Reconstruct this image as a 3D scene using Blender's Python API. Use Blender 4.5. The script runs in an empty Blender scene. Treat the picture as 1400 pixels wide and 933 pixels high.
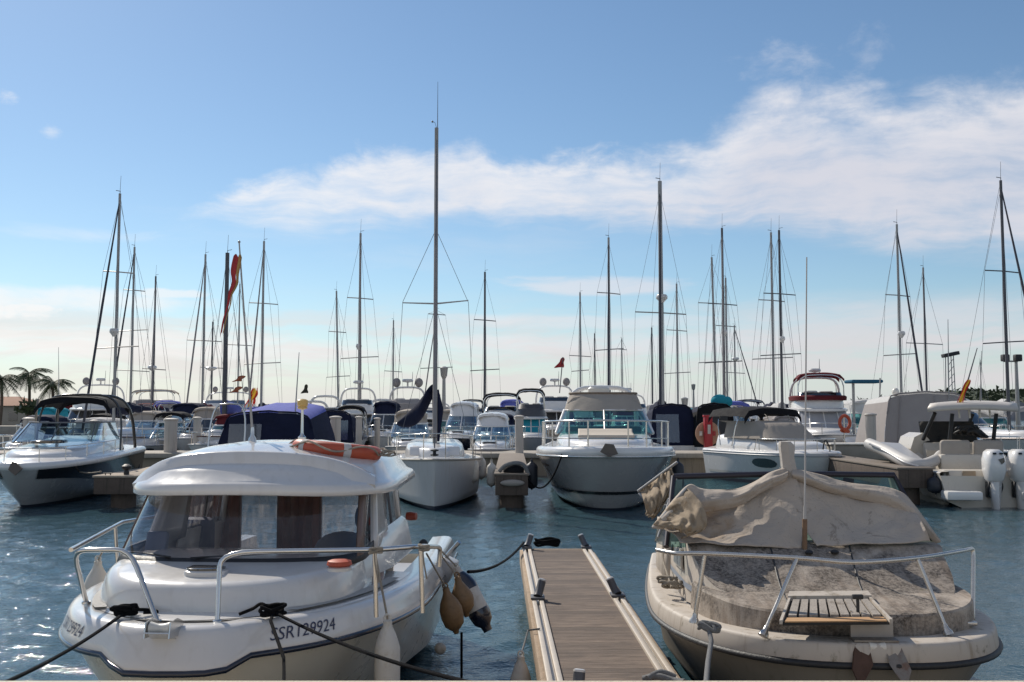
import bpy, bmesh, math, random
from mathutils import Vector, Matrix, noise
R = math.radians
rnd = random.Random(7)
SC = bpy.context.scene
COL = SC.collection
# ------------------------------------------------------------------ camera
CAMH = 2.4; FPX = 1361.0; PITCH = R(4.02)
cd = bpy.data.cameras.new('camera'); cam = bpy.data.objects.new('camera', cd); COL.objects.link(cam)
cam.location = (0, 0, CAMH); cam.rotation_euler = (R(90) + PITCH, 0, 0)
cd.sensor_width = 36; cd.lens = 36 * FPX / 1400; cd.clip_start = .1; cd.clip_end = 9000
SC.camera = cam
FW = Vector((0, math.cos(PITCH), math.sin(PITCH))); UP = Vector((0, -math.sin(PITCH), math.cos(PITCH)))
def ray(px, py): return FW * FPX + Vector((1, 0, 0)) * (px - 700) + UP * (466.5 - py)
def P(px, py, d):                     # point seen at photo pixel, at distance d in front
    r = ray(px, py); return Vector((0, 0, CAMH)) + r * (d / r.y)
def Pz(px, py, z):                    # point seen at photo pixel, at height z
    r = ray(px, py); return Vector((0, 0, CAMH)) + r * ((z - CAMH) / r.z)
# ------------------------------------------------------------------ exposure, sun, sky
SC.view_settings.view_transform = 'Standard'; SC.view_settings.look = 'None'
SC.view_settings.exposure = 0.0; SC.view_settings.gamma = 1
SUN_EL, SUN_AZ = R(38), R(-35)        # azimuth from +Y, negative = left
sd = Vector((math.sin(SUN_AZ) * math.cos(SUN_EL), math.cos(SUN_AZ) * math.cos(SUN_EL), math.sin(SUN_EL)))
sl = bpy.data.lights.new('sun', 'SUN'); sl.energy = 4.8; sl.angle = R(.53); sl.color = (1, .93, .82)
so = bpy.data.objects.new('sun', sl); COL.objects.link(so); so.rotation_euler = sd.to_track_quat('Z', 'Y').to_euler(); so.location = sd * 60
W = bpy.data.worlds.new('World'); SC.world = W; W.use_nodes = True
class NT:
    def __init__(s, nt): s.nt = nt; s.n = nt.nodes; s.l = nt.links
    def new(s, t, **k):
        o = s.n.new(t)
        for a, b in k.items(): setattr(o, a, b)
        return o
    def put(s, sock, v):
        if isinstance(v, bpy.types.NodeSocket): s.l.new(v, sock)
        elif v is not None:
            try: sock.default_value = v
            except Exception: sock.default_value = tuple(v) + (1,)
    def m(s, op, a, b=None, c=None, clamp=False):
        o = s.new('ShaderNodeMath', operation=op, use_clamp=clamp)
        for i, v in enumerate((a, b, c)):
            if v is not None: s.put(o.inputs[i], v)
        return o.outputs[0]
    def mix(s, f, a, b, mode='MIX'):
        o = s.new('ShaderNodeMix', data_type='RGBA', blend_type=mode)
        s.put(o.inputs[0], f); s.put(o.inputs[6], a); s.put(o.inputs[7], b); return o.outputs[2]
    def step(s, v, lo, hi):           # smoothstep
        o = s.new('ShaderNodeMapRange', interpolation_type='SMOOTHSTEP')
        s.put(o.inputs[0], v); s.put(o.inputs[1], lo); s.put(o.inputs[2], hi); return o.outputs[0]
    def noise(s, vec, scale, detail=4, rough=.55, dist=0.):
        o = s.new('ShaderNodeTexNoise'); s.put(o.inputs['Vector'], vec)
        o.inputs['Scale'].default_value = scale; o.inputs['Detail'].default_value = detail
        o.inputs['Roughness'].default_value = rough; o.inputs['Distortion'].default_value = dist
        return o.outputs[0]
    def vec(s, x, y, z=0.):
        o = s.new('ShaderNodeCombineXYZ'); s.put(o.inputs[0], x); s.put(o.inputs[1], y); s.put(o.inputs[2], z); return o.outputs[0]
    def sep(s, v):
        o = s.new('ShaderNodeSeparateXYZ'); s.put(o.inputs[0], v); return o.outputs
    def scale(s, v, k):
        o = s.new('ShaderNodeVectorMath', operation='MULTIPLY'); s.put(o.inputs[0], v); o.inputs[1].default_value = k; return o.outputs[0]
    def curve(s, v, pts):
        o = s.new('ShaderNodeFloatCurve'); cu = o.mapping.curves[0]
        cu.points[0].location = pts[0]; cu.points[1].location = pts[-1]
        for p in pts[1:-1]: cu.points.new(*p)
        o.mapping.update(); s.put(o.inputs[1], v); return o.outputs[0]
def sky():
    t = NT(W.node_tree); t.n.clear()
    out = t.new('ShaderNodeOutputWorld'); bg = t.new('ShaderNodeBackground'); t.l.new(bg.outputs[0], out.inputs[0])
    bg.inputs[1].default_value = .098
    s = t.new('ShaderNodeTexSky', sky_type='NISHITA'); s.sun_disc = False
    s.sun_elevation = SUN_EL; s.sun_rotation = SUN_AZ; s.air_density = 1.0; s.dust_density = .2; s.ozone_density = 2.2; s.altitude = 0
    tc = t.new('ShaderNodeTexCoord'); d = tc.outputs['Generated']; x, y, z = t.sep(d)
    az = t.m('ARCTAN2', x, y); el = t.m('ARCSINE', z)
    def ae(px, py):
        r = ray(px, py).normalized(); return math.atan2(r.x, r.y), math.asin(r.z)
    def crv(pts):
        q = []
        for p in pts:
            a, e = ae(*p); q.append(((a + .8) / 1.6, e / .7))
        q = [(0., q[0][1])] + q + [(1., q[-1][1])]
        return t.m('MULTIPLY', t.curve(t.m('MULTIPLY_ADD', az, 1 / 1.6, .5), q), .7)
    uv = t.vec(az, el, 0.)
    # domain warp
    wn = t.new('ShaderNodeTexNoise'); t.put(wn.inputs['Vector'], uv); wn.inputs['Scale'].default_value = 9; wn.inputs['Detail'].default_value = 3
    wv = t.new('ShaderNodeVectorMath', operation='MULTIPLY_ADD'); t.l.new(wn.outputs['Color'], wv.inputs[0]); wv.inputs[1].default_value = (.05, .035, 0); t.l.new(uv, wv.inputs[2])
    wuv = wv.outputs[0]
    n_big = t.noise(t.scale(wuv, (1, 2.2, 1)), 9, 6, .6)
    n_fin = t.noise(t.scale(wuv, (1, 1.7, 1)), 26, 6, .62)
    n_str = t.noise(t.scale(wuv, (1, 6, 1)), 7, 6, .6)
    nb = t.m('SUBTRACT', n_big, .5); nf = t.m('SUBTRACT', n_fin, .5); ns = t.m('SUBTRACT', n_str, .5)
    # main cloud bank
    top = crv([(190, 308), (260, 275), (340, 245), (420, 225), (500, 205), (540, 196), (590, 205), (635, 182), (690, 212), (760, 214), (860, 208), (960, 190), (1010, 150), (1060, 112), (1150, 110), (1280, 118), (1400, 92)])
    bot = crv([(190, 304), (300, 300), (420, 312), (560, 312), (700, 308), (900, 312), (1100, 325), (1250, 342), (1400, 352)])
    dt = t.m('SUBTRACT', top, el); db = t.m('SUBTRACT', el, bot)
    right = t.step(az, .05, .3)
    amp = t.m('MULTIPLY_ADD', right, .035, .05)
    dtn = t.m('MULTIPLY_ADD', nf, t.m('MULTIPLY_ADD', right, .03, .035), t.m('MULTIPLY_ADD', nb, amp, dt))
    a1 = t.m('MULTIPLY', t.step(dtn, t.m('MULTIPLY_ADD', right, -.012, -.004), t.m('MULTIPLY_ADD', right, .032, .022)), t.step(t.m('MULTIPLY_ADD', ns, .05, t.m('MULTIPLY_ADD', nb, .03, db)), -.012, .03))
    lft = t.step(az, -.36, -.16)
    core = t.m('MULTIPLY_ADD', t.step(t.m('MULTIPLY_ADD', ns, .8, n_big), .22, .68), .55, .45)
    a1 = t.m('MULTIPLY', t.m('MULTIPLY', a1, core), t.m('MULTIPLY_ADD', lft, .22, .78))
    # streak layers, each an elliptical zone
    def zone(px, py, rx, ry, nz, lo, hi, k):
        a, e = ae(px, py)
        q = t.m('ADD', t.m('POWER', t.m('DIVIDE', t.m('SUBTRACT', az, a), rx / 1361), 2.), t.m('POWER', t.m('DIVIDE', t.m('SUBTRACT', el, e), ry / 1361), 2.))
        g = t.m('SUBTRACT', 1., q)
        return t.m('MULTIPLY', t.step(t.m('MULTIPLY_ADD', nz, 3.2, g), lo, hi), k)
    z = [zone(90, 408, 190, 20, nb, .0, 1.1, .8), zone(20, 424, 80, 16, nf, .2, 1.0, .9), zone(240, 402, 60, 8, nf, .1, 1.0, .7),
         zone(820, 390, 190, 17, ns, .1, 1.2, .75), zone(800, 440, 300, 14, ns, .1, 1.2, .6), zone(830, 470, 330, 18, ns, .0, 1.2, .75),
         zone(12, 131, 20, 15, nf, .45, 1.7, .8), zone(72, 180, 22, 14, nf, .6, 1.9, .75), zone(1075, 85, 90, 35, nf, .35, 1.6, .3),
         zone(1190, 65, 40, 40, nf, .5, 1.7, .2), zone(120, 470, 330, 26, ns, .0, 1.2, .7), zone(450, 480, 420, 20, ns, .2, 1.3, .55),
         zone(1200, 450, 420, 50, ns, -.1, 1.7, .5), zone(130, 320, 140, 14, ns, .2, 1.6, .35), zone(600, 330, 500, 60, ns, .2, 2.2, .2)]
    al = a1
    for q in z: al = t.m('MAXIMUM', al, q)
    # layered low cloud all along the horizon
    lay = t.m('MULTIPLY', t.step(el, .125, .06), t.step(el, .0, .03))
    n_lay = t.noise(t.scale(wuv, (1, 9, 1)), 4, 6, .6)
    lay = t.m('MULTIPLY', t.m('MULTIPLY', lay, t.step(n_lay, .40, .60)), .8)
    # unseen cloud added behind the camera to whiten the light on shaded fronts
    bk = t.m('MULTIPLY', t.step(y, .25, -.3), t.step(t.noise(d, 2.2, 5, .6), .25, .55)); al = t.m('MAXIMUM', al, t.m('MULTIPLY', bk, .3))
    # pale air near the horizon
    hz = t.m('POWER', t.m('SUBTRACT', 1., t.m('DIVIDE', t.m('MAXIMUM', el, 0.), .14), clamp=True), 2.2)
    lefty = t.step(az, .35, -.5)
    shade = t.step(t.m('MULTIPLY_ADD', nb, .06, dt), .09, .0)
    ccol = t.mix(shade, (7.7, 7.5, 8.0), (9.6, 9.3, 9.3))
    hcol = t.mix(lefty, (6.5, 6.8, 7.4), (7.4, 7.3, 7.6))
    ccol = t.mix(lefty, ccol, (10.2, 9.9, 9.7))
    c = t.mix(1., s.outputs[0], (.90, 1.0, 1.04), 'MULTIPLY')
    c = t.mix(t.m('MULTIPLY', hz, .85), c, hcol)
    c = t.mix(lay, c, t.mix(lefty, (7.3, 7.0, 7.2), (8.6, 8.0, 7.7)))
    c = t.mix(t.m('MULTIPLY', al, .84), c, ccol)
    t.l.new(c, bg.inputs[0])
sky()
# ------------------------------------------------------------------ materials
MATS = {}
def mat(name, col, rough=.4, metal=0., var=.14, scale=5., bump=0., bscale=60., coat=0., stain=None, spec=.5, streak=None, emit=None):
    if name in MATS: return MATS[name]
    m = bpy.data.materials.new(name); m.use_nodes = True; t = NT(m.node_tree); b = m.node_tree.nodes['Principled BSDF']
    tc = t.new('ShaderNodeTexCoord').outputs['Object']
    n = t.noise(tc, scale, 6, .6)
    c = t.mix(n, [v * (1 - var) for v in col], [min(1, v * (1 + var)) for v in col])
    if stain:                          # (colour, scale, lo, hi, amount)
        sm = t.step(t.noise(tc, stain[1], 8, .7, .3), stain[2], stain[3])
        c = t.mix(t.m('MULTIPLY', sm, stain[4]), c, stain[0])
    if streak:                         # vertical run marks (colour, amount)
        sv = t.noise(t.scale(tc, (14, 14, .8)), 1., 5, .6)
        c = t.mix(t.m('MULTIPLY', t.step(sv, .5, .75), streak[1]), c, streak[0])
    t.put(b.inputs['Base Color'], c)
    rn = t.m('MULTIPLY_ADD', t.noise(tc, scale * 3, 4), .25, rough - .12, clamp=True)
    t.put(b.inputs['Roughness'], rn); b.inputs['Metallic'].default_value = metal
    b.inputs['Coat Weight'].default_value = coat; b.inputs['Coat Roughness'].default_value = .08
    b.inputs['Specular IOR Level'].default_value = spec
    if bump:
        bp = t.new('ShaderNodeBump'); bp.inputs['Strength'].default_value = min(1., bump); bp.inputs['Distance'].default_value = .02
        t.put(bp.inputs['Height'], t.noise(tc, bscale, 5, .6)); t.l.new(bp.outputs[0], b.inputs['Normal'])
    if emit: t.put(b.inputs['Emission Color'], emit[0]); b.inputs['Emission Strength'].default_value = emit[1]
    MATS[name] = m; return m
def glass(name, tint, refl=.12, rough=.03, dirt=0.):
    if name in MATS: return MATS[name]
    m = bpy.data.materials.new(name); m.use_nodes = True; t = NT(m.node_tree); t.n.clear()
    out = t.new('ShaderNodeOutputMaterial'); tr = t.new('ShaderNodeBsdfTransparent'); t.put(tr.inputs[0], tint)
    gl = t.new('ShaderNodeBsdfGlossy'); gl.inputs['Roughness'].default_value = rough; t.put(gl.inputs[0], (.9, .95, 1))
    ge = t.new('ShaderNodeNewGeometry'); dp = t.new('ShaderNodeVectorMath', operation='DOT_PRODUCT'); t.l.new(ge.outputs['Normal'], dp.inputs[0]); t.l.new(ge.outputs['Incoming'], dp.inputs[1])
    f = t.m('MULTIPLY_ADD', t.m('POWER', t.m('SUBTRACT', 1., t.m('ABSOLUTE', dp.outputs['Value']), clamp=True), 4.), .85, refl, clamp=True)
    mx = t.new('ShaderNodeMixShader'); t.put(mx.inputs[0], f); t.l.new(tr.outputs[0], mx.inputs[1]); t.l.new(gl.outputs[0], mx.inputs[2])
    last = mx.outputs[0]
    if dirt:
        df = t.new('ShaderNodeBsdfDiffuse'); t.put(df.inputs[0], (.45, .43, .42)); tl = t.new('ShaderNodeBsdfTranslucent'); t.put(tl.inputs[0], (.45, .43, .42))
        ad = t.new('ShaderNodeMixShader'); ad.inputs[0].default_value = .5; t.l.new(df.outputs[0], ad.inputs[1]); t.l.new(tl.outputs[0], ad.inputs[2])
        tc = t.new('ShaderNodeTexCoord').outputs['Object']
        sp = t.step(t.noise(tc, 90, 2, .5), .68, .74)
        fine = t.step(t.noise(t.scale(tc, (6, 6, 1.2)), 3, 6, .65), .35, .75)
        mk = t.m('MULTIPLY', t.m('MAXIMUM', t.m('MULTIPLY', sp, .8), fine), dirt)
        m2 = t.new('ShaderNodeMixShader'); t.put(m2.inputs[0], mk); t.l.new(last, m2.inputs[1]); t.l.new(ad.outputs[0], m2.inputs[2]); last = m2.outputs[0]
    t.l.new(last, out.inputs[0]); MATS[name] = m; return m
def cloth(name, col, var=.15, wr=.5, trans=.15, stain=None, scale=3.):
    if name in MATS: return MATS[name]
    m = mat(name, col, .85, 0, var, scale, wr, 9., stain=stain, spec=.2); t = NT(m.node_tree); b = m.node_tree.nodes['Principled BSDF']
    if trans:
        tl = t.new('ShaderNodeBsdfTranslucent'); t.l.new(b.inputs['Base Color'].links[0].from_socket, tl.inputs[0])
        mx = t.new('ShaderNodeMixShader'); mx.inputs[0].default_value = trans
        t.l.new(b.outputs[0], mx.inputs[1]); t.l.new(tl.outputs[0], mx.inputs[2]); t.l.new(mx.outputs[0], m.node_tree.nodes['Material Output'].inputs[0])
    return m
grime = ((.30, .27, .23), 2.2, .52, .8, .35)
white = mat('white_gelcoat', (.63, .605, .58), .22, 0, .03, 3, coat=.6, stain=((.36, .33, .28), 2.2, .55, .85, .28), streak=((.42, .38, .32), .2))
whitec = mat('clean_white_gelcoat', (.70, .68, .66), .24, 0, .04, 2, coat=.5, stain=((.5, .47, .42), 2.5, .6, .9, .25))
cream = mat('cream_gelcoat', (.68, .64, .57), .32, 0, .06, 3, stain=grime)
greyg = mat('grey_gelcoat', (.38, .38, .39), .35, 0, .08, 3)
antif = mat('antifouling', (.02, .025, .04), .6, 0, .3, 6)
navyg = mat('navy_gelcoat', (.012, .015, .03), .2, 0, .2, 3, coat=.5)
blackg = mat('black_gelcoat', (.012, .012, .013), .18, 0, .2, 3, coat=.6)
steel = mat('stainless_steel', (.62, .61, .59), .2, .95, .08, 30)
alu = mat('mast_aluminium', (.33, .32, .31), .45, .5, .15, 2)
alud = mat('dark_mast_aluminium', (.10, .10, .11), .5, .4, .2, 2)
wire = mat('rigging_wire', (.14, .14, .15), .5, .4, .1)
rubber = mat('black_rubber', (.018, .018, .02), .55, 0, .3, 20, bump=.3)
ropeb = mat('black_rope', (.010, .010, .012), .95, 0, .4, 40, bump=.8, bscale=220, spec=.1)
ropew = mat('pale_rope', (.36, .31, .25), .9, 0, .3, 40, bump=.8, bscale=200)
ropeg = mat('grey_rope', (.22, .22, .22), .9, 0, .35, 60, bump=.8, bscale=200)
dark = mat('dark_interior', (.02, .02, .022), .6, 0, .3)
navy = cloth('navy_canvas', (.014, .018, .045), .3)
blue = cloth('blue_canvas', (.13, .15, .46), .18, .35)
black = cloth('black_canvas', (.012, .012, .015), .3)
beige = cloth('beige_canvas', (.42, .37, .32), .12, .4, .2)
greyc = cloth('grey_canvas', (.34, .31, .30), .1, .35, .15)
white_c = cloth('white_canvas', (.62, .61, .6), .1, .4, .25)
maroon = cloth('maroon_canvas', (.13, .02, .025), .2)
tealc = cloth('turquoise_canvas', (.03, .30, .38), .2)
winb = mat('smoked_window', (.015, .018, .022), .06, 0, .3, 1, coat=1., spec=.8)
wing = glass('green_glass', (.40, .64, .62), .06)
winc = glass('clear_glass', (.78, .84, .86), .08)
wind = glass('weathered_glass', (.74, .73, .74), .05, dirt=.09)
salt = glass('salted_glass', (.8, .8, .82), .05, dirt=.62)
vinyl = glass('clear_vinyl', (.62, .64, .66), .14, .12, dirt=.22)
orange = mat('orange_plastic', (.42, .07, .03), .5, 0, .2, 6, stain=((.28, .12, .08), 8, .5, .8, .5))
red = mat('red_paint', (.36, .012, .02), .4, 0, .15, 4)
concrete = mat('concrete', (.36, .32, .27), .85, 0, .2, 3, .5, 40, stain=((.17, .15, .125), 1.4, .5, .75, .7), streak=((.16, .14, .12), .4))
fendw = mat('white_fender', (.58, .55, .50), .5, 0, .1, 8, stain=((.30, .22, .13), 7, .45, .75, .6))
fendo = mat('ochre_fender', (.22, .13, .06), .55, 0, .3, 12, stain=((.12, .07, .03), 9, .45, .7, .7))
fendd = mat('dark_fender', (.02, .022, .03), .5, 0, .2)
wood = mat('varnished_wood', (.10, .035, .022), .35, 0, .3, 4)
# ------------------------------------------------------------------ mesh builder
class MB:
    def __init__(s): s.b = bmesh.new(); s.mi = 0
    def face(s, vs):
        try:
            f = s.b.faces.new(vs); f.material_index = s.mi; return f
        except ValueError: return None
    def v(s, p): return s.b.verts.new(p)
    def grid(s, rows, closed=False, mats=None):
        V = [[s.v(p) for p in r] for r in rows]; n = len(V[0])
        for i in range(len(V) - 1):
            for j in range(n if closed else n - 1):
                if mats: s.mi = mats(i, j)
                s.face((V[i][j], V[i][(j + 1) % n], V[i + 1][(j + 1) % n], V[i + 1][j]))
        if mats: s.mi = 0
        return V
    def loft(s, rings, cap0=True, cap1=True):
        V = s.grid(rings, True)
        if cap0: s.face(V[0][::-1])
        if cap1: s.face(V[-1])
        return s
    def box(s, c, sz, rot=None, bev=0., seg=2):
        Mx = Matrix.Translation(c) @ (rot.to_matrix().to_4x4() if rot is not None else Matrix()) @ Matrix.Diagonal((sz[0], sz[1], sz[2], 1))
        g = bmesh.ops.create_cube(s.b, size=1, matrix=Mx); vs = g['verts']
        fs = {f for v in vs for f in v.link_faces}
        for f in fs: f.material_index = s.mi
        if bev:
            es = list({e for v in vs for e in v.link_edges})
            bmesh.ops.bevel(s.b, geom=es, offset=bev, segments=seg, affect='EDGES', profile=.5)
        return s
    def tube(s, pts, r, n=8, closed=False, cap=True, flat=1.):
        pts = [Vector(p) for p in pts]; N = len(pts); rings = []; prev = None
        for i, p in enumerate(pts):
            a = pts[(i - 1) % N] if (closed or i) else p; c = pts[(i + 1) % N] if (closed or i < N - 1) else p
            t = (c - a)
            if t.length < 1e-9: t = Vector((0, 0, 1))
            t.normalize()
            if prev is None:
                u = t.orthogonal()
                if abs(t.z) < .9: u = Vector((0, 0, 1)) - t * t.z
            else: u = prev - t * prev.dot(t)
            u.normalize(); prev = u; w = t.cross(u); rr = r[i] if isinstance(r, (list, tuple)) else r
            rings.append([p + (u * math.cos(2 * math.pi * k / n) * flat + w * math.sin(2 * math.pi * k / n)) * rr for k in range(n)])
        if closed:
            s.grid(rings + [rings[0]], True)
        else: s.loft(rings, cap, cap)
        return s
    def lathe(s, prof, c=(0, 0, 0), n=16, axis=(0, 0, 1)):
        q = Vector((0, 0, 1)).rotation_difference(Vector(axis).normalized()); c = Vector(c)
        s.loft([[c + q @ Vector((max(r, 1e-4) * math.cos(2 * math.pi * k / n), max(r, 1e-4) * math.sin(2 * math.pi * k / n), z)) for k in range(n)] for r, z in prof]); return s
    def prism(s, pts, ext):
        ext = Vector(ext); s.loft([[Vector(p) for p in pts], [Vector(p) + ext for p in pts]]); return s
    def ball(s, c, r, sc=(1, 1, 1), u=14, v=9):
        s.loft([[Vector(c) + Vector((r * sc[0] * math.sin(a) * math.cos(2 * math.pi * k / u), r * sc[1] * math.sin(a) * math.sin(2 * math.pi * k / u), -r * sc[2] * math.cos(a))) for k in range(u)]
                for a in [max(.03, min(math.pi - .03, math.pi * i / v)) for i in range(v + 1)]]); return s
    def build(s, name, m, parent=None, ang=38, thick=0, sub=0, merge=True):
        if merge: bmesh.ops.remove_doubles(s.b, verts=s.b.verts, dist=2e-4)
        bmesh.ops.recalc_face_normals(s.b, faces=s.b.faces)
        me = bpy.data.meshes.new(name); s.b.to_mesh(me); s.b.free()
        for x in (m if isinstance(m, (list, tuple)) else [m]): me.materials.append(x)
        me.polygons.foreach_set('use_smooth', [True] * len(me.polygons)); me.set_sharp_from_angle(angle=R(ang))
        o = bpy.data.objects.new(name, me); COL.objects.link(o)
        if parent: o.parent = parent
        if thick:
            md = o.modifiers.new('thickness', 'SOLIDIFY'); md.thickness = thick; md.offset = 0
        if sub:
            md = o.modifiers.new('smooth', 'SUBSURF'); md.levels = md.render_levels = sub
        return o
def tag(o, label, cat, group=None):
    o['label'] = label; o['category'] = cat
    if group: o['group'] = group
    return o
def thing(name, label, cat, loc=(0, 0, 0), head=0., group=None):
    """Empty at the base; head = degrees the thing's own +y (bow to stern) turns to the right."""
    o = bpy.data.objects.new(name, None); COL.objects.link(o); o.empty_display_size = .2
    o.location = loc; o.rotation_euler = (0, 0, -R(head)); return tag(o, label, cat, group)
def inv(o): return (Matrix.Translation(o.location) @ o.rotation_euler.to_matrix().to_4x4()).inverted()
def struct(o): o['kind'] = 'structure'; return o
def V(*a): return Vector(a)
def lerp(a, b, t): return a + (b - a) * t
def smooth(t): t = max(0., min(1., t)); return t * t * (3 - 2 * t)
def arc(pts, n=6, closed=False):       # Catmull-Rom through points
    p = [Vector(q) for q in pts]; out = []
    for i in range(len(p) - 1):
        a, b, c, d = p[max(i - 1, 0)], p[i], p[i + 1], p[min(i + 2, len(p) - 1)]
        for k in range(n):
            t = k / n
            out.append(.5 * ((2 * b) + (c - a) * t + (2 * a - 5 * b + 4 * c - d) * t * t + (3 * b - a - 3 * c + d) * t ** 3))
    out.append(p[-1]); return out
def sag(a, b, s, n=14):
    a = Vector(a); b = Vector(b); return [a.lerp(b, i / n) - Vector((0, 0, s * 4 * (i / n) * (1 - i / n))) for i in range(n + 1)]
# ------------------------------------------------------------------ boat pieces
class Hull:
    """Bow at y=0, stern at y=L, waterline z=0."""
    def __init__(s, L, B, z0, z1, draft=.35, ym=.55, n=2., m=2., rake=.5, cb=.35, cs=.9, vc=.5, taper=.92, q=1.25):
        s.__dict__.update(locals()); s.st = [(i / 34) ** 1.7 for i in range(35)]
    def w(s, t):
        u = min(t / s.ym, 1.); k = s.B / 2 * max(0., 1 - (1 - u) ** s.n) ** (1 / s.m)
        return k * (1 - (1 - s.taper) * max(0, (t - s.ym) / (1 - s.ym)) ** 1.5)
    def zs(s, t): return s.z1 + (s.z0 - s.z1) * (1 - t) ** 1.8
    def zk(s, t): return -s.draft
    def pt(s, t, z, side=1, off=0.):
        v = (z - s.zk(t)) / (s.zs(t) - s.zk(t)); c = lerp(s.cb, s.cs, min(1, t / .75)); vc = s.vc
        f = c * (max(v, 0) / vc) ** .9 if v < vc else c + (1 - c) * ((v - vc) / (1 - vc)) ** s.q
        nx, ny = 1., 0.
        if off:
            t0, t1 = max(t - .004, 0), min(t + .004, 1); dw = (s.w(t1) - s.w(t0)); dl = (t1 - t0) * s.L; l = math.hypot(dw, dl) or 1; nx, ny = dl / l, -dw / l
        return Vector((side * (s.w(t) * f + nx * off), ny * off + t * s.L + s.rake * (1 - min(v, 1)) ** 1.3 * (1 - t) ** 3, z))
    def edge(s, off=0., dz=0.):
        e = [(s.w(t), t * s.L, s.zs(t)) for t in s.st]; right = []
        for i, (x, y, z) in enumerate(e):
            a = e[max(i - 1, 0)]; b = e[min(i + 1, len(e) - 1)]; tx, ty = b[0] - a[0], b[1] - a[1]
            if i == 0: nx, ny = 0., -1.
            else:
                l = math.hypot(tx, ty) or 1; nx, ny = ty / l, -tx / l
            right.append((Vector((max(x + nx * off, 0), y + ny * off, z + dz)), Vector((nx, ny, 0))))
        left = [(Vector((-p.x, p.y, p.z)), Vector((-n.x, n.y, 0))) for p, n in right[:0:-1]]
        return left + right
    def sweep(s, mb, prof, closed=False, dzf=None, sel=None):
        e = s.edge(); e = e[sel[0]:sel[1]] if sel else e
        rows = []
        for p, n in e:
            k = dzf(p) if dzf else 0
            rows.append([Vector((p.x + n.x * o, p.y + n.y * o, p.z + h + k)) for o, h in prof])
        mb.grid(rows, closed); return mb
    def body(s, mb, boot=.12, stripe=None):
        rows = []; M = 16
        for t in s.st:
            zs = s.zs(t); lv = [lerp(s.zk(t), boot, (j / 5)) for j in range(5)] + [lerp(boot, zs, j / (M - 5)) for j in range(M - 4)]
            r = [s.pt(t, z, 1) for z in lv]; rows.append([Vector((-p.x, p.y, p.z)) for p in r[:0:-1]] + r)
        n = len(rows[0]); nb = 5; c = (n - 1) // 2
        def ml(i, j):
            k = min(abs(j - c), abs(j + 1 - c))
            if k < nb: return 1
            if stripe and stripe[0] <= k - nb < stripe[1]: return 2
            return 0
        Vv = mb.grid(rows, False, ml)
        mb.face(Vv[-1])
        return mb
    def deck(s, mb, inset=0., dz=0., camber=.06, t0=0., t1=1., nx=8):
        rows = []
        for t in s.st:
            if t < t0 or t > t1: continue
            w = max(s.w(t) - inset, .001); y = t * s.L
            rows.append([Vector((w * k, y + inset * (1 - t) ** 6, s.zs(t) + dz + camber * (1 - k * k) * min(1, w / s.B * 3))) for k in [i / nx * 2 - 1 for i in range(nx + 1)]])
        mb.grid(rows); return mb
    def patch(s, mb, t0, t1, za, zb, side=1, off=.006, n=10, m=3, oval=False):
        rows = []
        for i in range(n + 1):
            f = i / n; t = lerp(t0, t1, f * f if t0 < .06 else f); a = za(t) if callable(za) else za; b = zb(t) if callable(zb) else zb
            if oval:
                k = max(.02, (1 - abs(2 * f - 1) ** 3)) ** .5; mid = (a + b) / 2; a, b = mid + (a - mid) * k, mid + (b - mid) * k
            rows.append([s.pt(t, lerp(a, b, j / m), side, off) for j in range(m + 1)])
        mb.grid(rows); return mb
def outline(hw, y0, y1, n=2.4, k=0.5, back=.9, N=18):
    """closed deck-house plan: rounded front at y0, squarer back at y1"""
    pts = []; yl = y0 + (y1 - y0) * k
    for i in range(N + 1):
        a = math.pi / 2 * i / N; pts.append((hw * math.sin(a) ** (2 / n), yl - (yl - y0) * math.cos(a) ** (2 / n)))
    r = min(.15, hw * .2); hb = hw * back
    for i in range(5):
        a = math.pi / 2 * i / 4; pts.append((hb - r + r * math.cos(a), y1 - r + r * math.sin(a)))
    return pts + [(-x, y) for x, y in pts[::-1]]
def stack(mb, ol, lev, yc=None):
    """lev: (inset metres, z or z(x,y))"""
    ys = [p[1] for p in ol]; xs = [abs(p[0]) for p in ol]; c = yc if yc is not None else (min(ys) + max(ys)) / 2; hy = (max(ys) - min(ys)) / 2; hx = max(xs); rings = []
    for ins, z in lev:
        kx = max(.0, 1 - ins / hx); ky = max(0., 1 - ins / hy); r = []
        for x, y in ol:
            X, Y = x * kx, c + (y - c) * ky; r.append(Vector((X, Y, z(X, Y) if callable(z) else z)))
        rings.append(r)
    mb.loft(rings); return mb
def rub(h, name, m, parent, r=.03, dz=0., off=.0):
    mb = MB(); h.sweep(mb, [(off + r * math.cos(a), dz + r * math.sin(a)) for a in [math.pi * 2 * k / 8 for k in range(8)]], True); return mb.build(name, m, parent, 60)
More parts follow.
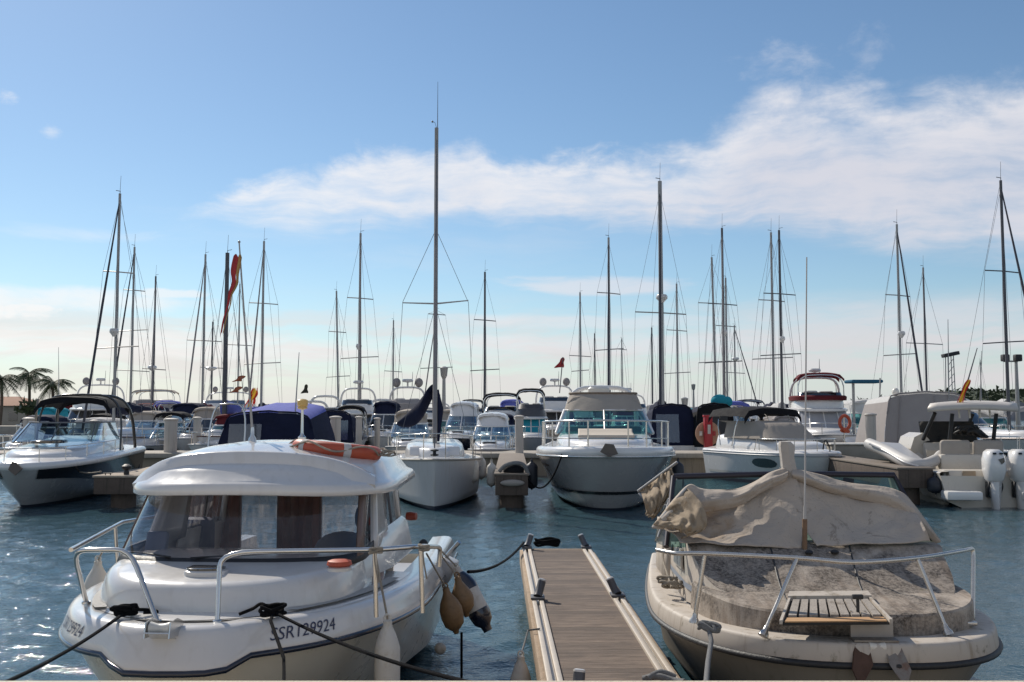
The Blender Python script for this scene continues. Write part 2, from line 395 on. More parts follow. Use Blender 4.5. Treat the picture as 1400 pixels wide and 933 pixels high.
def rail(h, parent, t0, t1, hgt, inset=.08, posts=(), r=.014, n=14, mid=False, drop=True, m=None, lean=0.):
    """bow rail both sides as one pulpit (each stanchion its own mesh)"""
    m = m or steel
    def q(t, side, z):
        w = max(h.w(t) - inset - lean * z / max(hgt, .01), 0.); return Vector((side * w, t * h.L + (inset + lean * z / hgt) * (1 - t) ** 5, h.zs(t) + z))
    ts = [t0 + (t1 - t0) * (i / n) ** 2 for i in range(n + 1)]
    path = [q(t, -1, hgt) for t in ts[::-1]] + [q(t, 1, hgt) for t in ts[1:]]
    if drop: path = [q(t1 + .03, -1, .02)] + path + [q(t1 + .03, 1, .02)]
    mb = MB(); mb.tube(path, r, 6)
    if mid: mb.tube([Vector((p.x, p.y, p.z - hgt * .5)) for p in path[(1 if drop else 0):(-1 if drop else None)]], r * .7, 5)
    o = mb.build('bow_rail', m, parent, 60)
    for t in posts:
        for sd_ in (-1, 1):
            if t == 0 and sd_ < 0: continue
            MB().tube([q(t, sd_, 0), q(t, sd_, hgt)], r * .9, 6).build('stanchion', m, parent, 60)
    return o
def bent(p0, p1, h, w, n=10):          # inverted-U hoop between two feet
    p0 = Vector(p0); p1 = Vector(p1); out = []
    for i in range(n + 1):
        a = math.pi * i / n; c = -math.copysign(abs(math.cos(a)) ** .5, math.cos(a)); s_ = math.sin(a) ** .5
        out.append(p0.lerp(p1, (c + 1) / 2) + Vector((0, w * s_, h * s_)))
    return out
def canopy(mb, hw, y0, y1, z, crown=.15, drop=.12, n=12, m=8, wave=.01, seed=0):
    rows = []
    for j in range(m + 1):
        y = lerp(y0, y1, j / m); r = []
        for i in range(n + 1):
            k = i / n * 2 - 1; zz = z + crown * (1 - abs(k) ** 2.6) - (drop if i in (0, n) else 0) - .05 * (abs(2 * j / m - 1) ** 4)
            zz += wave * noise.noise(Vector((k * 3 + seed, y * 2.5, seed)))
            r.append(Vector((hw * k, y, zz)))
        e = r
        rows.append(r)
    a = [Vector((p.x, p.y - .02, p.z - drop)) for p in rows[0]]; b = [Vector((p.x, p.y + .02, p.z - drop)) for p in rows[-1]]
    mb.grid([a] + rows + [b]); return mb
def fender(loc, ln=.6, r=.11, m=None, top=None, tilt=(0, 0, -1), label='', group=None, capm=None, rope=None, ropem=None, flat=1.):
    """hanging fender: origin at the eye, body along tilt"""
    m = m or fendw; mb = MB(); o = thing('fender', label, 'fender', loc, 0, group); ax = Vector(tilt).normalized()
    q = Vector((0, 0, -1)).rotation_difference(ax)
    prof = [(.012, .0), (.03, .01), (.032, .045), (.05, .08), (r * .8, .13), (r, .19), (r, ln - .12), (r * .85, ln - .05), (r * .45, ln - .01), (.03, ln), (.02, ln + .03)]
    mb.lathe([(a, b) for a, b in prof], n=16, axis=ax); mb.build('fender_body', m, o, 50)
    if capm:
        MB().lathe([(.03, .05), (.055, .08), (r * .82, .13), (r * 1.02, .19), (r * 1.02, .24)], n=16, axis=ax).build('end_cap', capm, o, 50)
        MB().lathe([(r * 1.02, ln - .16), (r * 1.02, ln - .12), (r * .88, ln - .045), (r * .5, ln - .005), (.045, ln + .01), (.04, ln + .05)], n=16, axis=ax).build('end_cap', capm, o, 50)
    t = MB(); t.tube([q @ Vector((.022 * math.cos(a), 0, .012 + .022 * math.sin(a))) for a in [k * math.pi / 5 for k in range(10)]], .008, 5, True); t.build('eye', m, o, 60)
    if rope:
        M_ = inv(o); MB().tube([M_ @ Vector(p) for p in rope], .008, 6).build('lanyard', ropem or ropew, o, 60)
    return o
def cleat(parent, loc, ln=.18, rotz=0., m=None):
    mb = MB(); c = Vector(loc); u = Vector((math.cos(rotz), math.sin(rotz), 0))
    for k in (-.25, .25): mb.tube([c + u * ln * k, c + u * ln * k + V(0, 0, .04)], .012, 8)
    mb.tube([c - u * ln * .5 + V(0, 0, .055), c - u * ln * .3 + V(0, 0, .045), c + u * ln * .3 + V(0, 0, .045), c + u * ln * .5 + V(0, 0, .055)], [.007, .012, .012, .007], 8)
    return mb.build('cleat', m or steel, parent, 60)
def knot(mb, c, r, tr, turns=3, seed=1, n=110):
    g = random.Random(seed); ph = [g.uniform(0, 6) for _ in range(6)]; c = Vector(c)
    mb.tube([c + Vector((r * math.cos(turns * 2 * math.pi * i / n + ph[0]) * (1 + .3 * math.sin(5 * i / n * 6 + ph[1])), r * .8 * math.sin(turns * 2 * math.pi * i / n + ph[2]), r * .45 * math.sin(7 * i / n * 3 + ph[3]) + r * .3)) for i in range(n + 1)], tr, 6); return mb
# ================================================================== WATER
def water():
    import numpy as np
    ys = [1.0]
    while ys[-1] < 60: ys.append(ys[-1] + max(.035, .0075 * ys[-1]))
    while ys[-1] < 7000: ys.append(ys[-1] * 1.25)
    ys = np.array([-400, -100, -20, -4] + ys)
    h = np.concatenate([np.arange(0, 4, .05), np.arange(4, 14, .075), np.arange(14, 30, .16)]); e = [30.]
    while e[-1] < 7000: e.append(e[-1] * 1.3)
    h = np.concatenate([h, e]); xs = np.concatenate([-h[:0:-1], h])
    X, Y = np.meshgrid(xs, ys); Z = np.zeros_like(X); g = np.random.default_rng(5)
    DX = np.zeros_like(X); DY = np.zeros_like(X)
    for k in range(70):
        lam = .2 * (1.0 / .2) ** g.random(); th = g.normal(-1.25, .75); amp = .0031 * lam ** .85 * g.uniform(.5, 1.3); q = 2 * np.pi / lam
        ph = q * (X * np.cos(th) + Y * np.sin(th)) + g.uniform(0, 6.28) + .8 * np.sin(X * .31 + k) + .7 * np.cos(Y * .27 + 2 * k)
        Z += amp * np.sin(ph); DX += .7 * amp * np.cos(th) * np.cos(ph); DY += .7 * amp * np.sin(th) * np.cos(ph)
    gust = .75 + .35 * np.sin(X * .23 + 1.2 * np.sin(Y * .19)) * np.sin(Y * .31 + .9 * np.sin(X * .17))
    fade = np.clip((75 - np.abs(Y)) / 30, 0, 1) * np.clip((45 - np.abs(X)) / 12, 0, 1); fade *= (Y > .9)
    Z *= fade * gust; X = X + DX * fade; Y = Y + DY * fade
    ny, nx = X.shape; co = np.stack([X, Y, Z], -1).reshape(-1, 3).astype('f')
    i = np.arange((ny - 1) * (nx - 1)); r, c = i // (nx - 1), i % (nx - 1); a = r * nx + c
    idx = np.stack([a, a + 1, a + nx + 1, a + nx], -1).astype('i')
    me = bpy.data.meshes.new('water'); me.vertices.add(len(co)); me.vertices.foreach_set('co', co.ravel())
    me.loops.add(idx.size); me.loops.foreach_set('vertex_index', idx.ravel()); me.polygons.add(len(idx))
    me.polygons.foreach_set('loop_start', np.arange(0, idx.size, 4, dtype='i')); me.polygons.foreach_set('loop_total', np.full(len(idx), 4, dtype='i'))
    me.update(calc_edges=True); me.polygons.foreach_set('use_smooth', [True] * len(idx))
    m = bpy.data.materials.new('sea_water'); m.use_nodes = True; t = NT(m.node_tree); b = m.node_tree.nodes['Principled BSDF']
    t.put(b.inputs['Base Color'], (.038, .080, .100)); b.inputs['Roughness'].default_value = .045; b.inputs['IOR'].default_value = 1.33
    tc = t.new('ShaderNodeTexCoord').outputs['Object']
    n1 = t.noise(t.scale(tc, (1, 1.5, 1)), 7.5, 3, .5, .3); n2 = t.noise(t.scale(tc, (1, 1.4, 1)), 19, 3, .55, .2)
    bp = t.new('ShaderNodeBump'); bp.inputs['Strength'].default_value = .6; bp.inputs['Distance'].default_value = .022
    t.put(bp.inputs['Height'], t.m('MULTIPLY_ADD', n2, .6, n1)); t.l.new(bp.outputs[0], b.inputs['Normal'])
    me.materials.append(m); o = bpy.data.objects.new('water', me); COL.objects.link(o); struct(o)
water()
# ================================================================== QUAY where the photographer stands
m = MB(); m.box((0, -5.435, .2), (60, 20, 2.0), bev=.03); q = m.build('quay', mat('quay_stone', (.52, .44, .35), .85, 0, .15, 4, .5, 50)); struct(q)
# ================================================================== FAR SHORE: hill, breakwater, far quay
hillm = mat('hillside_scrub', (.035, .05, .022), .95, 0, .5, .12, stain=((.12, .10, .065), .06, .5, .7, .5))
rows = []
for j in range(9):
    r = []
    for i in range(90):
        x = lerp(150, 900, i / 89); f = j / 8; k = smooth((x - 165) / 150) * (1 + .12 * math.sin(x * .021) + .05 * math.sin(x * .07))
        z = (15 * k + 3.2 * (noise.noise(Vector((x * .09, f * 3, 2))) + .6 * noise.noise(Vector((x * .3, f * 7, 5)))) * k) * math.sin(f * math.pi / 2) ** .8
        r.append(Vector((x, 560 + 140 * f, z + .5)))
    rows.append(r)
m = MB(); m.grid(rows); struct(m.build('hill', hillm, None, 180))
rock = mat('breakwater_rock', (.17, .17, .18), .9, 0, .4, .6)
rows = []
for i in range(160):
    x = lerp(-260, 220, i / 159); g = random.Random(i)
    rows.append([Vector((x, 262, -.6)), Vector((x, 264 + g.random(), 1.6 + g.random() * .8)), Vector((x, 267, 3.0 + g.random() * .8)), Vector((x, 272, 3.1 + g.random() * .6)), Vector((x, 280, -.6))])
m = MB(); m.grid(rows); struct(m.build('breakwater', rock, None, 20))
# ================================================================== CONCRETE JETTY across the basin, with piles
JY, JZ = 37.0, .84
m = MB(); m.box((-1.0, JY + 1.3, JZ - .09), (70, 2.6, .18), bev=.03); m.mi = 0; j = m.build('jetty_deck', concrete); struct(j)
m = MB(); m.box((-1.0, JY + 1.35, .2), (69.8, 2.3, 1.1), bev=.02); struct(m.build('jetty_wall', mat('jetty_face', (.30, .25, .19), .85, 0, .25, 1.2, .4, 30, streak=((.12, .10, .07), .6))))
m = MB(); m.box((-20, 61, .45), (120, 3, .9), bev=.03); struct(m.build('back_pontoon', concrete))
m = MB(); m.box((6, 101, .45), (240, 4, .9), bev=.03); struct(m.build('far_quay', concrete))
pilem = mat('white_pile', (.50, .45, .40), .6, 0, .1, 3, streak=((.3, .27, .22), .5))
def pile(px, ytop, d, r, label, cap=True):
    p = P(px, ytop, d); o = thing('mooring_pile', label, 'mooring pile', (p.x, d, JZ), 0, 'white mooring piles along the jetty')
    h = p.z - JZ; MB().lathe([(r, -1.6), (r, h - .06)], n=20).build('shaft', pilem, o)
    if cap: MB().lathe([(r + .03, h - .06), (r + .045, h - .03), (r + .03, h), (r * .5, h + .03), (.01, h + .035)], n=20).build('cap', pilem, o)
for a in [(40, 572, 38.4, .21, 'thick pale pile left of the black sports cruiser, by the palm trees'), (129, 575, 44, .16, 'pale pile half hidden behind the windscreen of the black sports cruiser'),
          (234, 573, 38.0, .24, 'broad pale pile at the left side of the purple blue canopy boat'), (270, 571, 46, .17, 'thin grey pile behind the purple blue canopy boat'),
          (459, 570, 38.4, .2, 'capped round pile just right of the purple blue canopy boat'), (491, 570, 42, .13, 'slim capped pile beside the navy canvas cabin boat'),
          (441, 572, 50, .15, 'short pale pile between the purple canopy and the capped round pile'), (516, 572, 46, .13, 'slim pile in front of the cruiser with the cream canvas'),
          (710, 569, 37.4, .155, 'tall white pile left of the cruiser with the green windscreen'), (1190, 566, 37.6, .19, 'tall square looking pile before the big grey canvas boat')]:
    pile(*a)
# ================================================================== PIERS (finger ends on single piles)
pierm = mat('pier_timber', (.10, .075, .06), .9, 0, .35, 5, .6, 30, streak=((.03, .025, .02), .7))
piert = mat('pier_top', (.40, .33, .26), .9, 0, .2, 3, .4, 30)
def finger(px0, px1, py, d, label, ln=11.5, hh=.42):
    z = JZ - .06; a = Pz(px0, py, z); k = d / a.y; a = P(px0, py, d); b = P(px1, py, d); w = b.x - a.x; cx = (a.x + b.x) / 2
    o = thing('finger_pier', label, 'pier', (cx, d, 0), 0)
    m = MB(); m.box((0, ln / 2, a.z - hh / 2 - .03), (w, ln, hh), bev=.02); m.build('pier_beam', pierm, o)
    m = MB(); m.box((0, ln / 2, a.z - .015), (w + .06, ln + .04, .05), bev=.01); m.build('pier_deck', piert if hh < .45 else mat('dark_pier_top', (.2, .165, .135), .9, 0, .25, 3), o)
    m = MB(); m.lathe([(.30, -1.5), (.30, a.z - hh - .02)], c=(0, .6, 0), n=20); m.build('support_pile', pierm, o)
    return o, a.z
f1, z1 = finger(128, 186, 651, 24.6, 'dark stub pier beside the black and white sports cruiser, on one round pile')
MB().lathe([(.06, 0), (.07, .05), (.05, .12), (.11, .16), (.12, .22), (.05, .27)], c=(.15, .35, z1), n=12).build('bollard', rubber, f1)
cleat(f1, (-.25, .2, z1 + .01), .25, 0, rubber)
f2, z2 = finger(677, 722, 648, 24.6, 'narrow stub pier between the sailing boat and the green windscreen cruiser', 11.5, .5)
m = MB(); m.tube(arc([(-.3, .2, z2 + .05), (-.15, .1, z2 + .2), (.1, .1, z2 + .26), (.3, .15, z2 + .2), (.42, .2, z2 - .05)], 5), .05, 8); m.build('protection_hose', ropeg, f2)
m = MB(); m.ball((.05, .3, z2 + .06), .24, (1.1, .8, .7)); m.build('tarp_bundle', black, f2)
m = MB(); m.ball((.02, -.06, z2 - .22), .3, (1, .25, .28)); m.build('pier_fender', mat('pale_rubber', (.3, .27, .24), .6), f2)
f3, z3 = finger(1228, 1276, 640, 25.5, 'dark timber stub pier at the bow of the aged boat, under the tilted dinghy', 11.5, .48)
# ================================================================== FOREGROUND PONTOON
PZ = .5
fl = Pz(714, 744, PZ); fr = Pz(800, 744, PZ); PY1 = fl.y; PX0 = -.33; 
def plank_mat():
    m = bpy.data.materials.new('weathered_planks'); m.use_nodes = True; t = NT(m.node_tree); b = m.node_tree.nodes['Principled BSDF']
    tc = t.new('ShaderNodeTexCoord').outputs['Object']; x, y, z = t.sep(tc)
    pl = t.m('DIVIDE', y, .118); idx = t.m('FLOOR', pl); fr_ = t.m('FRACT', pl)
    wn = t.new('ShaderNodeTexWhiteNoise', noise_dimensions='1D'); t.put(wn.inputs['W'], idx)
    grain = t.noise(t.vec(t.m('MULTIPLY_ADD', wn.outputs[0], 7., t.m('MULTIPLY', x, 1.4)), t.m('MULTIPLY', y, 34.), 0.), 2.2, 8, .7, .3)
    groove = t.m('SUBTRACT', 1., t.step(t.m('ABSOLUTE', t.m('SUBTRACT', t.m('FRACT', t.m('MULTIPLY', pl, 4.)), .5)), .36, .5))
    gap = t.step(t.m('ABSOLUTE', t.m('SUBTRACT', fr_, .5)), .468, .492)
    c = t.mix(t.step(grain, .3, .72), (.06, .04, .03), (.36, .27, .205))
    c = t.mix(t.m('MULTIPLY', wn.outputs[0], .75), c, (.085, .064, .052))
    c = t.mix(t.m('MULTIPLY', t.step(t.noise(tc, 3.2, 5, .6), .5, .75), .5), c, (.08, .06, .05))
    c = t.mix(t.m('MULTIPLY', t.m('SUBTRACT', 1., groove), .6), c, (.05, .036, .028))
    c = t.mix(gap, c, (.012, .01, .009)); t.put(b.inputs['Base Color'], c); b.inputs['Roughness'].default_value = .85
    bp = t.new('ShaderNodeBump'); bp.inputs['Strength'].default_value = .8; bp.inputs['Distance'].default_value = .012
    t.put(bp.inputs['Height'], t.m('SUBTRACT', t.m('MULTIPLY_ADD', groove, .3, grain), t.m('MULTIPLY', gap, 2.))); t.l.new(bp.outputs[0], b.inputs['Normal'])
    return m
plank = plank_mat(); railm = mat('pontoon_aluminium', (.56, .49, .41), .5, .25, .1, 6, stain=((.36, .3, .24), 3, .5, .8, .6))
beam = mat('weathered_beam', (.36, .27, .19), .9, 0, .25, 4, .8, 30, stain=((.14, .10, .07), 2.5, .5, .75, .7))
xl, xr, y0p, y1p = .286, 1.216, 4.46, 13.95
pt = thing('pontoon', 'weathered wooden finger pontoon with pale metal edge rails between the two near boats', 'pontoon', ((xl + xr) / 2, y0p, 0), -.84)
hw = (xr - xl) / 2; L_ = y1p - y0p
iw = hw - .115
m = MB(); m.box((0, L_ / 2, PZ - .03), (iw * 2, L_, .05)); m.build('plank_deck', plank, pt)
m = MB(); m.box((0, L_ - .03, PZ - .1), (hw * 2, .05, .2), bev=.01); m.build('end_board', beam, pt)
for s in (-1, 1):
    xo = s * (hw - .055)
    m = MB(); m.box((xo - s * .036, L_ / 2, PZ - .012), (.042, L_, .062), bev=.006); m.box((xo + s * .036, L_ / 2, PZ - .012), (.042, L_, .062), bev=.006); m.build('edge_rail', railm, pt)
    m = MB(); m.box((xo, L_ / 2, PZ - .035), (.03, L_, .03)); m.build('rail_track', alu, pt)
    m = MB(); m.box((s * (hw + .02), L_ / 2, PZ - .11), (.04, L_, .19), bev=.008); m.build('side_beam', beam, pt)
    m = MB(); m.box((s * (hw - .2), L_ / 2, .12), (.36, L_ - .4, .46), bev=.04); m.build('float', mat('float_plastic', (.12, .12, .11), .7), pt)
def pcleat(sd_, py, lean, label):
    p = pt.matrix_basis @ V(sd_ * (hw - .055), Pz(735, py, PZ + .02).y - y0p, PZ + .02); o = thing('pontoon_cleat', label, 'cleat', p, 0, 'metal cleats on the pontoon rails')
    m = MB(); m.box((0, 0, .012), (.14, .2, .024), bev=.005); m.build('base_plate', alud, o)
    q = Matrix.Rotation(R(lean), 3, 'Y'); d = q @ V(0, .25, .97)
    m = MB(); m.tube([V(0, -.03, .02), d * .08, d * .16, d * .18], [.045, .04, .04, .038], 12); m.build('horn', alud, o)
    m = MB(); m.tube([d * .178, d * .192, d * .198], [.041, .041, .028], 12); m.build('horn_cap', white, o)
    return o
pcleat(-1, 818, 16, 'metal cleat halfway along the left rail of the pontoon')
pcleat(-1, 749, 20, 'metal cleat at the far left corner of the pontoon with a black line on it')
pcleat(1, 749, -24, 'metal cleat at the far right corner of the pontoon')
pcleat(1, 815, -24, 'metal cleat halfway along the right rail of the pontoon, facing the aged boat')
pcleat(-.72, 958, 6, 'pale topped cleat at the near end of the pontoon, cut by the quay')
m = MB(); c = Pz(748, 747, PZ)
for k in range(5):
    m.tube([c + V((.16 + .012 * (k % 3)) * math.cos(a) , .1 * math.sin(a), .02 + .018 * k + .012 * math.sin(3 * a + k)) for a in [math.pi * 2 * i / 26 for i in range(26)]], .014, 6, True)
tag(m.build('rope_coil', ropeb, None, 60), 'black rope coil lying on the far end of the pontoon', 'rope')
# ================================================================== NEAR LEFT: small white pilothouse boat
A = thing('pilothouse_boat', 'small white pilothouse boat with SSR129924 on its bow, left of the wooden pontoon', 'boat', (-2.12, 6.2, 0), 3.2)
IA = inv(A)
def LA(p): return IA @ p
hA = Hull(4.9, 2.54, .90, .84, draft=.35, ym=.46, n=2.0, m=2.25, rake=.55, cb=.42, cs=.9, vc=.42, taper=.93, q=1.0)
hullA = mat('pale_hull_gelcoat', (.60, .56, .47), .3, 0, .06, 3, coat=.4, stain=((.34, .29, .2), 1.6, .5, .8, .5))
mb = MB(); hA.body(mb, .08); mb.build('hull', [hullA, antif], A, 30)
# flared white topside band (flange) with central anchor bulge
def bulge(p): return math.exp(-((p.x - .07) / .37) ** 12) if p.y < .9 else 0.
rows = []
for p, n in hA.edge():
    b = bulge(p); r = []
    for o, h in [(-.02, -.02), (.03, -.015), (.055, .0), (.06, .03), (.045, .07), (.03, .11), (.018, .15), (.002, .175), (-.025, .19), (-.07, .195), (-.14, .19)]:
        dz = -.06 * b * (1 - (h / .19)); out = .13 * b * (1 - .45 * h / .19)
        r.append(Vector((p.x + n.x * o, p.y + n.y * (o) - out, p.z + h + dz)))
    rows.append(r)
mb = MB(); mb.grid(rows); mb.build('topside_band', white, A, 50)
rows = []
for p, n in hA.edge():
    b = bulge(p); rows.append([Vector((p.x + n.x * (.058 + .018 * math.cos(a)), p.y + n.y * (.058 + .018 * math.cos(a)) - .13 * b, p.z + .004 - .06 * b + .02 * math.sin(a))) for a in [math.pi * 2 * k / 8 for k in range(8)]])
mb = MB(); mb.grid(rows, True); mb.build('rub_rail', navyg, A, 60)
mb = MB(); hA.deck(mb, .13, .192, .03, 0, .5); mb.build('side_deck', white, A, 50)
# registration, lettered on both bows
def lettering(txt, h, pts, name, parent, m, shear=.28, spacing=1.0, wx=.82):
    c = bpy.data.curves.new('lettering', 'FONT'); c.body = txt; c.size = h * 1.38; c.shear = shear; c.space_character = spacing; c.resolution_u = 3
    ob = bpy.data.objects.new('lettering', c); COL.objects.link(ob); bpy.context.view_layer.update()
    me = bpy.data.meshes.new_from_object(ob.evaluated_get(bpy.context.evaluated_depsgraph_get())); bpy.data.objects.remove(ob); bpy.data.curves.remove(c)
    xs = [v.co.x for v in me.vertices]; x0, x1 = min(xs), max(xs)
    bm = bmesh.new(); bm.from_mesh(me); bmesh.ops.triangulate(bm, faces=bm.faces); bmesh.ops.subdivide_edges(bm, edges=[e for e in bm.edges if e.calc_length() > .05], cuts=2)
    for v in bm.verts: v.co = pts((v.co.x - x0) / (x1 - x0), v.co.y)
    bm.to_mesh(me); bm.free(); me.materials.clear(); me.materials.append(m)
    o = bpy.data.objects.new(name, me); COL.objects.link(o); o.parent = parent; return o
eA = hA.edge(); mid = len(eA) // 2
cum = [0.]
for i in range(mid, len(eA) - 1): cum.append(cum[-1] + (eA[i + 1][0] - eA[i][0]).length)
def bandpt(side, d, v):                # d metres round from the bow, v 0..1 up the band
    i = 0
    while i < len(cum) - 2 and cum[i + 1] < d: i += 1
    f = (d - cum[i]) / (cum[i + 1] - cum[i]); p = eA[mid + i][0].lerp(eA[mid + i + 1][0], f); n = eA[mid + i][1].lerp(eA[mid + i + 1][1], f)
    o = lerp(.062, .012, v); return Vector((side * (p.x + n.x * (o + .004)), p.y + n.y * (o + .004), p.z + .02 + v * .15))
ink = mat('navy_lettering', (.03, .035, .08), .5)
lettering('SSR129924', .1, lambda u, y: bandpt(1, .62 + u * .50, .36 + y * 4.6 * 1.1), 'registration_lettering', A, ink)
lettering('SSR129924', .1, lambda u, y: bandpt(-1, 1.14 - u * .50, .36 + y * 4.6 * 1.1), 'registration_lettering', A, ink)
# foredeck trunk
ol = outline(.93, .34, 1.9, 2.3, .72, 1.0, 24)
def tz(z): return lambda x, y: z + .05 * smooth((y - .2) / 1.2) 
mb = MB(); stack(mb, ol, [(0, 1.0), (0.0, 1.10), (.012, 1.15), (.03, tz(1.20)), (.05, tz(1.235)), (.08, tz(1.258)), (.12, tz(1.27)), (.3, tz(1.283)), (.6, tz(1.288))]); mb.build('foredeck_trunk', white, A, 60)
mb = MB(); stack(mb, outline(.14, .56, .74, 2.2, .5, 1), [(0, 1.29), (0, 1.318), (.02, 1.33)]); mb.build('hatch_frame', white, A, 50)
mb = MB(); stack(mb, outline(.125, .575, .725, 2.2, .5, 1), [(0, 1.328), (0, 1.34), (.02, 1.348)]); mb.build('deck_hatch', winb, A, 50)
c = LA(Pz(464, 776, 1.33)); mb = MB(); mb.lathe([(.085, -.02), (.085, 0), (.07, .01)], c=c, n=20); mb.build('vent_base', white, A)
mb = MB(); mb.lathe([(.07, .008), (.088, .02), (.08, .045), (.05, .055), (.0, .056)], c=c, n=20); mb.build('mushroom_vent', orange, A)
# cabin: windscreen is one wrap-round sheet, raked
NB = 26
def wrap(hw, y0, y1, z, n=2.6, N=NB):    # half plan from right side round the front to the left side
    pts = []
    for i in range(-N, N + 1):
        a = i / N; s_ = 1 if a >= 0 else -1; a = abs(a)
        if a <= .72:
            th = math.pi / 2 * a / .72; pts.append(Vector((s_ * hw * math.sin(th) ** (2 / n), y0 + .55 * (1 - math.cos(th) ** (2 / n)), z)))
        else: pts.append(Vector((s_ * hw * (1 - .04 * (a - .72) / .28), lerp(y0 + .55, y1, (a - .72) / .28), z)))
    return pts
lo = wrap(.93, .98, 2.55, 1.30); hi = wrap(.86, 1.42, 2.55, 1.83)
for p in lo: p.z += .03 * smooth((p.y - 1) / 1.) 
def wpt(i, f): return lo[i].lerp(hi[i], f)
mb = MB(); mb.grid([[wpt(i, f) for i in range(5, 2 * NB - 4)] for f in (.07, .3, .55, .8, .985)]); mb.build('windscreen', wind, A, 60)
mb = MB(); mb.grid([[wpt(i, f) + V(0, -.004 if f < .09 else 0, 0) for i in range(3, 2 * NB - 2)] for f in (-.05, .03, .085)]); mb.build('windscreen_gasket', rubber, A, 60, thick=.012)
for s in (0, 1):                         # pillars
    rng = range(0, 6) if s == 0 else range(2 * NB - 5, 2 * NB + 1)
    mb = MB(); mb.grid([[wpt(i, f) for i in rng] for f in (-.05, .2, .5, .8, 1.02)]); mb.build('side_pillar', white, A, 60, thick=.045)
    k = -1 if s == 0 else 1
    rng = list(range(9, 12)) if s == 0 else list(range(2 * NB - 11, 2 * NB - 8))
    mb = MB(); mb.grid([[wpt(i, f) for i in rng] for f in (.03, .35, .7, 1.0)]); mb.build('corner_post', mat('brown_post', (.16, .11, .095), .5), A, 60, thick=.02)
    # cabin side aft of the windscreen, with sliding window
    def sp(y, z): return V(k * (lerp(.93, .835, (z - 1.1) / .73) - .05 * (y - 2.2) / 1.4), y, z)
    mb = MB(); mb.grid([[sp(y, z) for y in (2.45, 2.9, 3.5)] for z in (1.06, 1.2, 1.36)]); mb.build('cabin_side', white, A, 60, thick=.03)
    mb = MB(); mb.grid([[sp(y, z) for y in (3.38, 3.5)] for z in (1.34, 1.6, 1.83)]); mb.build('aft_post', white, A, 60, thick=.04)
    mb = MB(); mb.grid([[sp(y, z) for y in (2.5, 3.0, 3.4)] for z in (1.36, 1.6, 1.81)]); mb.build('side_window', salt, A, 60)
    mb = MB(); mb.tube([sp(2.95, 1.36), sp(2.95, 1.82)], .014, 6); mb.build('window_frame', alud, A)
# flowing side moulding below the window
for k in (-1, 1):
    mb = MB(); mb.grid([[V(k * x, y, z) for y, x, z in r] for r in ([(1.0, .80, 1.12), (1.6, .93, 1.12), (2.3, 1.0, 1.10), (3.5, .98, 1.08)], [(1.0, .78, 1.22), (1.6, .90, 1.27), (2.3, .955, 1.32), (3.5, .92, 1.36)], [(1.0, .74, 1.27), (1.6, .86, 1.33), (2.3, .90, 1.4), (3.5, .87, 1.40)])]); mb.build('side_moulding', white, A, 60)
# aft bulkhead of varnished posts with open panes between
curt = mat('brown_curtain', (.17, .055, .035), .8, 0, .3, 3, streak=((.05, .026, .022), .6))
mb = MB(); mb.box((0, 3.46, .9), (1.6, .05, .3)); mb.build('bulkhead', white, A)
def ax(px): return LA(P(px, 705, 9.65)).x
for x0, x1 in ((ax(252), ax(325)), (ax(381), ax(437)), (ax(495), ax(530))):
    mb = MB(); rr = []
    for j in range(6):
        z = lerp(1.04, 1.86, j / 5); rr.append([V(lerp(x0, x1, i / 14), 3.42 + .022 * math.sin(i * 1.9 + j * .2), z) for i in range(15)])
    mb.grid(rr); mb.build('curtain', curt, A, 60)
for x0, x1 in ((ax(205), ax(252)), (ax(325), ax(381)), (ax(437), ax(495))):
    mb = MB(); mb.grid([[V(x, 3.47, z) for x in (x0, (x0 + x1) / 2, x1)] for z in (1.05, 1.4, 1.86)]); mb.build('aft_pane', salt, A)
for x in (ax(253), ax(325), ax(381), ax(437), ax(495)): MB().box((x, 3.46, 1.44), (.035, .04, .8)).build('bulkhead_post', wood, A)
mb = MB(); mb.box((0, 2.0, 1.1), (1.5, .5, .06), bev=.02); mb.build('dashboard', dark, A)
cg = mat('seat_vinyl', (.22, .23, .27), .5)
for c_, s_, n_ in ((P(214, 748, 7.9), (.17, .07, .24), 'chart_plotter'),):
    mb = MB(); mb.box(LA(c_), s_, rot=Matrix.Rotation(R(-18), 3, 'X').to_euler(), bev=.02); mb.build(n_, mat('plotter_case', (.16, .18, .24), .4), A)
mb = MB(); p = LA(P(470, 752, 8.9)); mb.ball(p, .22, (1.2, .35, .75)); mb.build('seat_back', cg, A)
mb = MB(); p = LA(P(262, 745, 9.2)); mb.box(p, (.42, .14, .5), bev=.06); mb.build('seat_back', mat('blue_seat', (.03, .035, .09), .6), A)
mb = MB(); p = LA(P(503, 706, 8.4)); mb.tube([p + V(.1 * math.cos(a), .05 * math.sin(a), .13 * math.sin(a)) for a in [k * math.pi / 8 for k in range(16)]], .012, 6, True); mb.build('steering_wheel', rubber, A)
for u0, u1 in ((12, 22), (24, 42)):      # wipers
    a = wpt(u0, .06) + V(0, -.02, .02); b = wpt(u1, .10) + V(0, -.025, 0); mb = MB(); mb.tube([a, a.lerp(b, .5) + V(0, -.015, .01), b], .007, 5); mb.build('wiper', rubber, A)
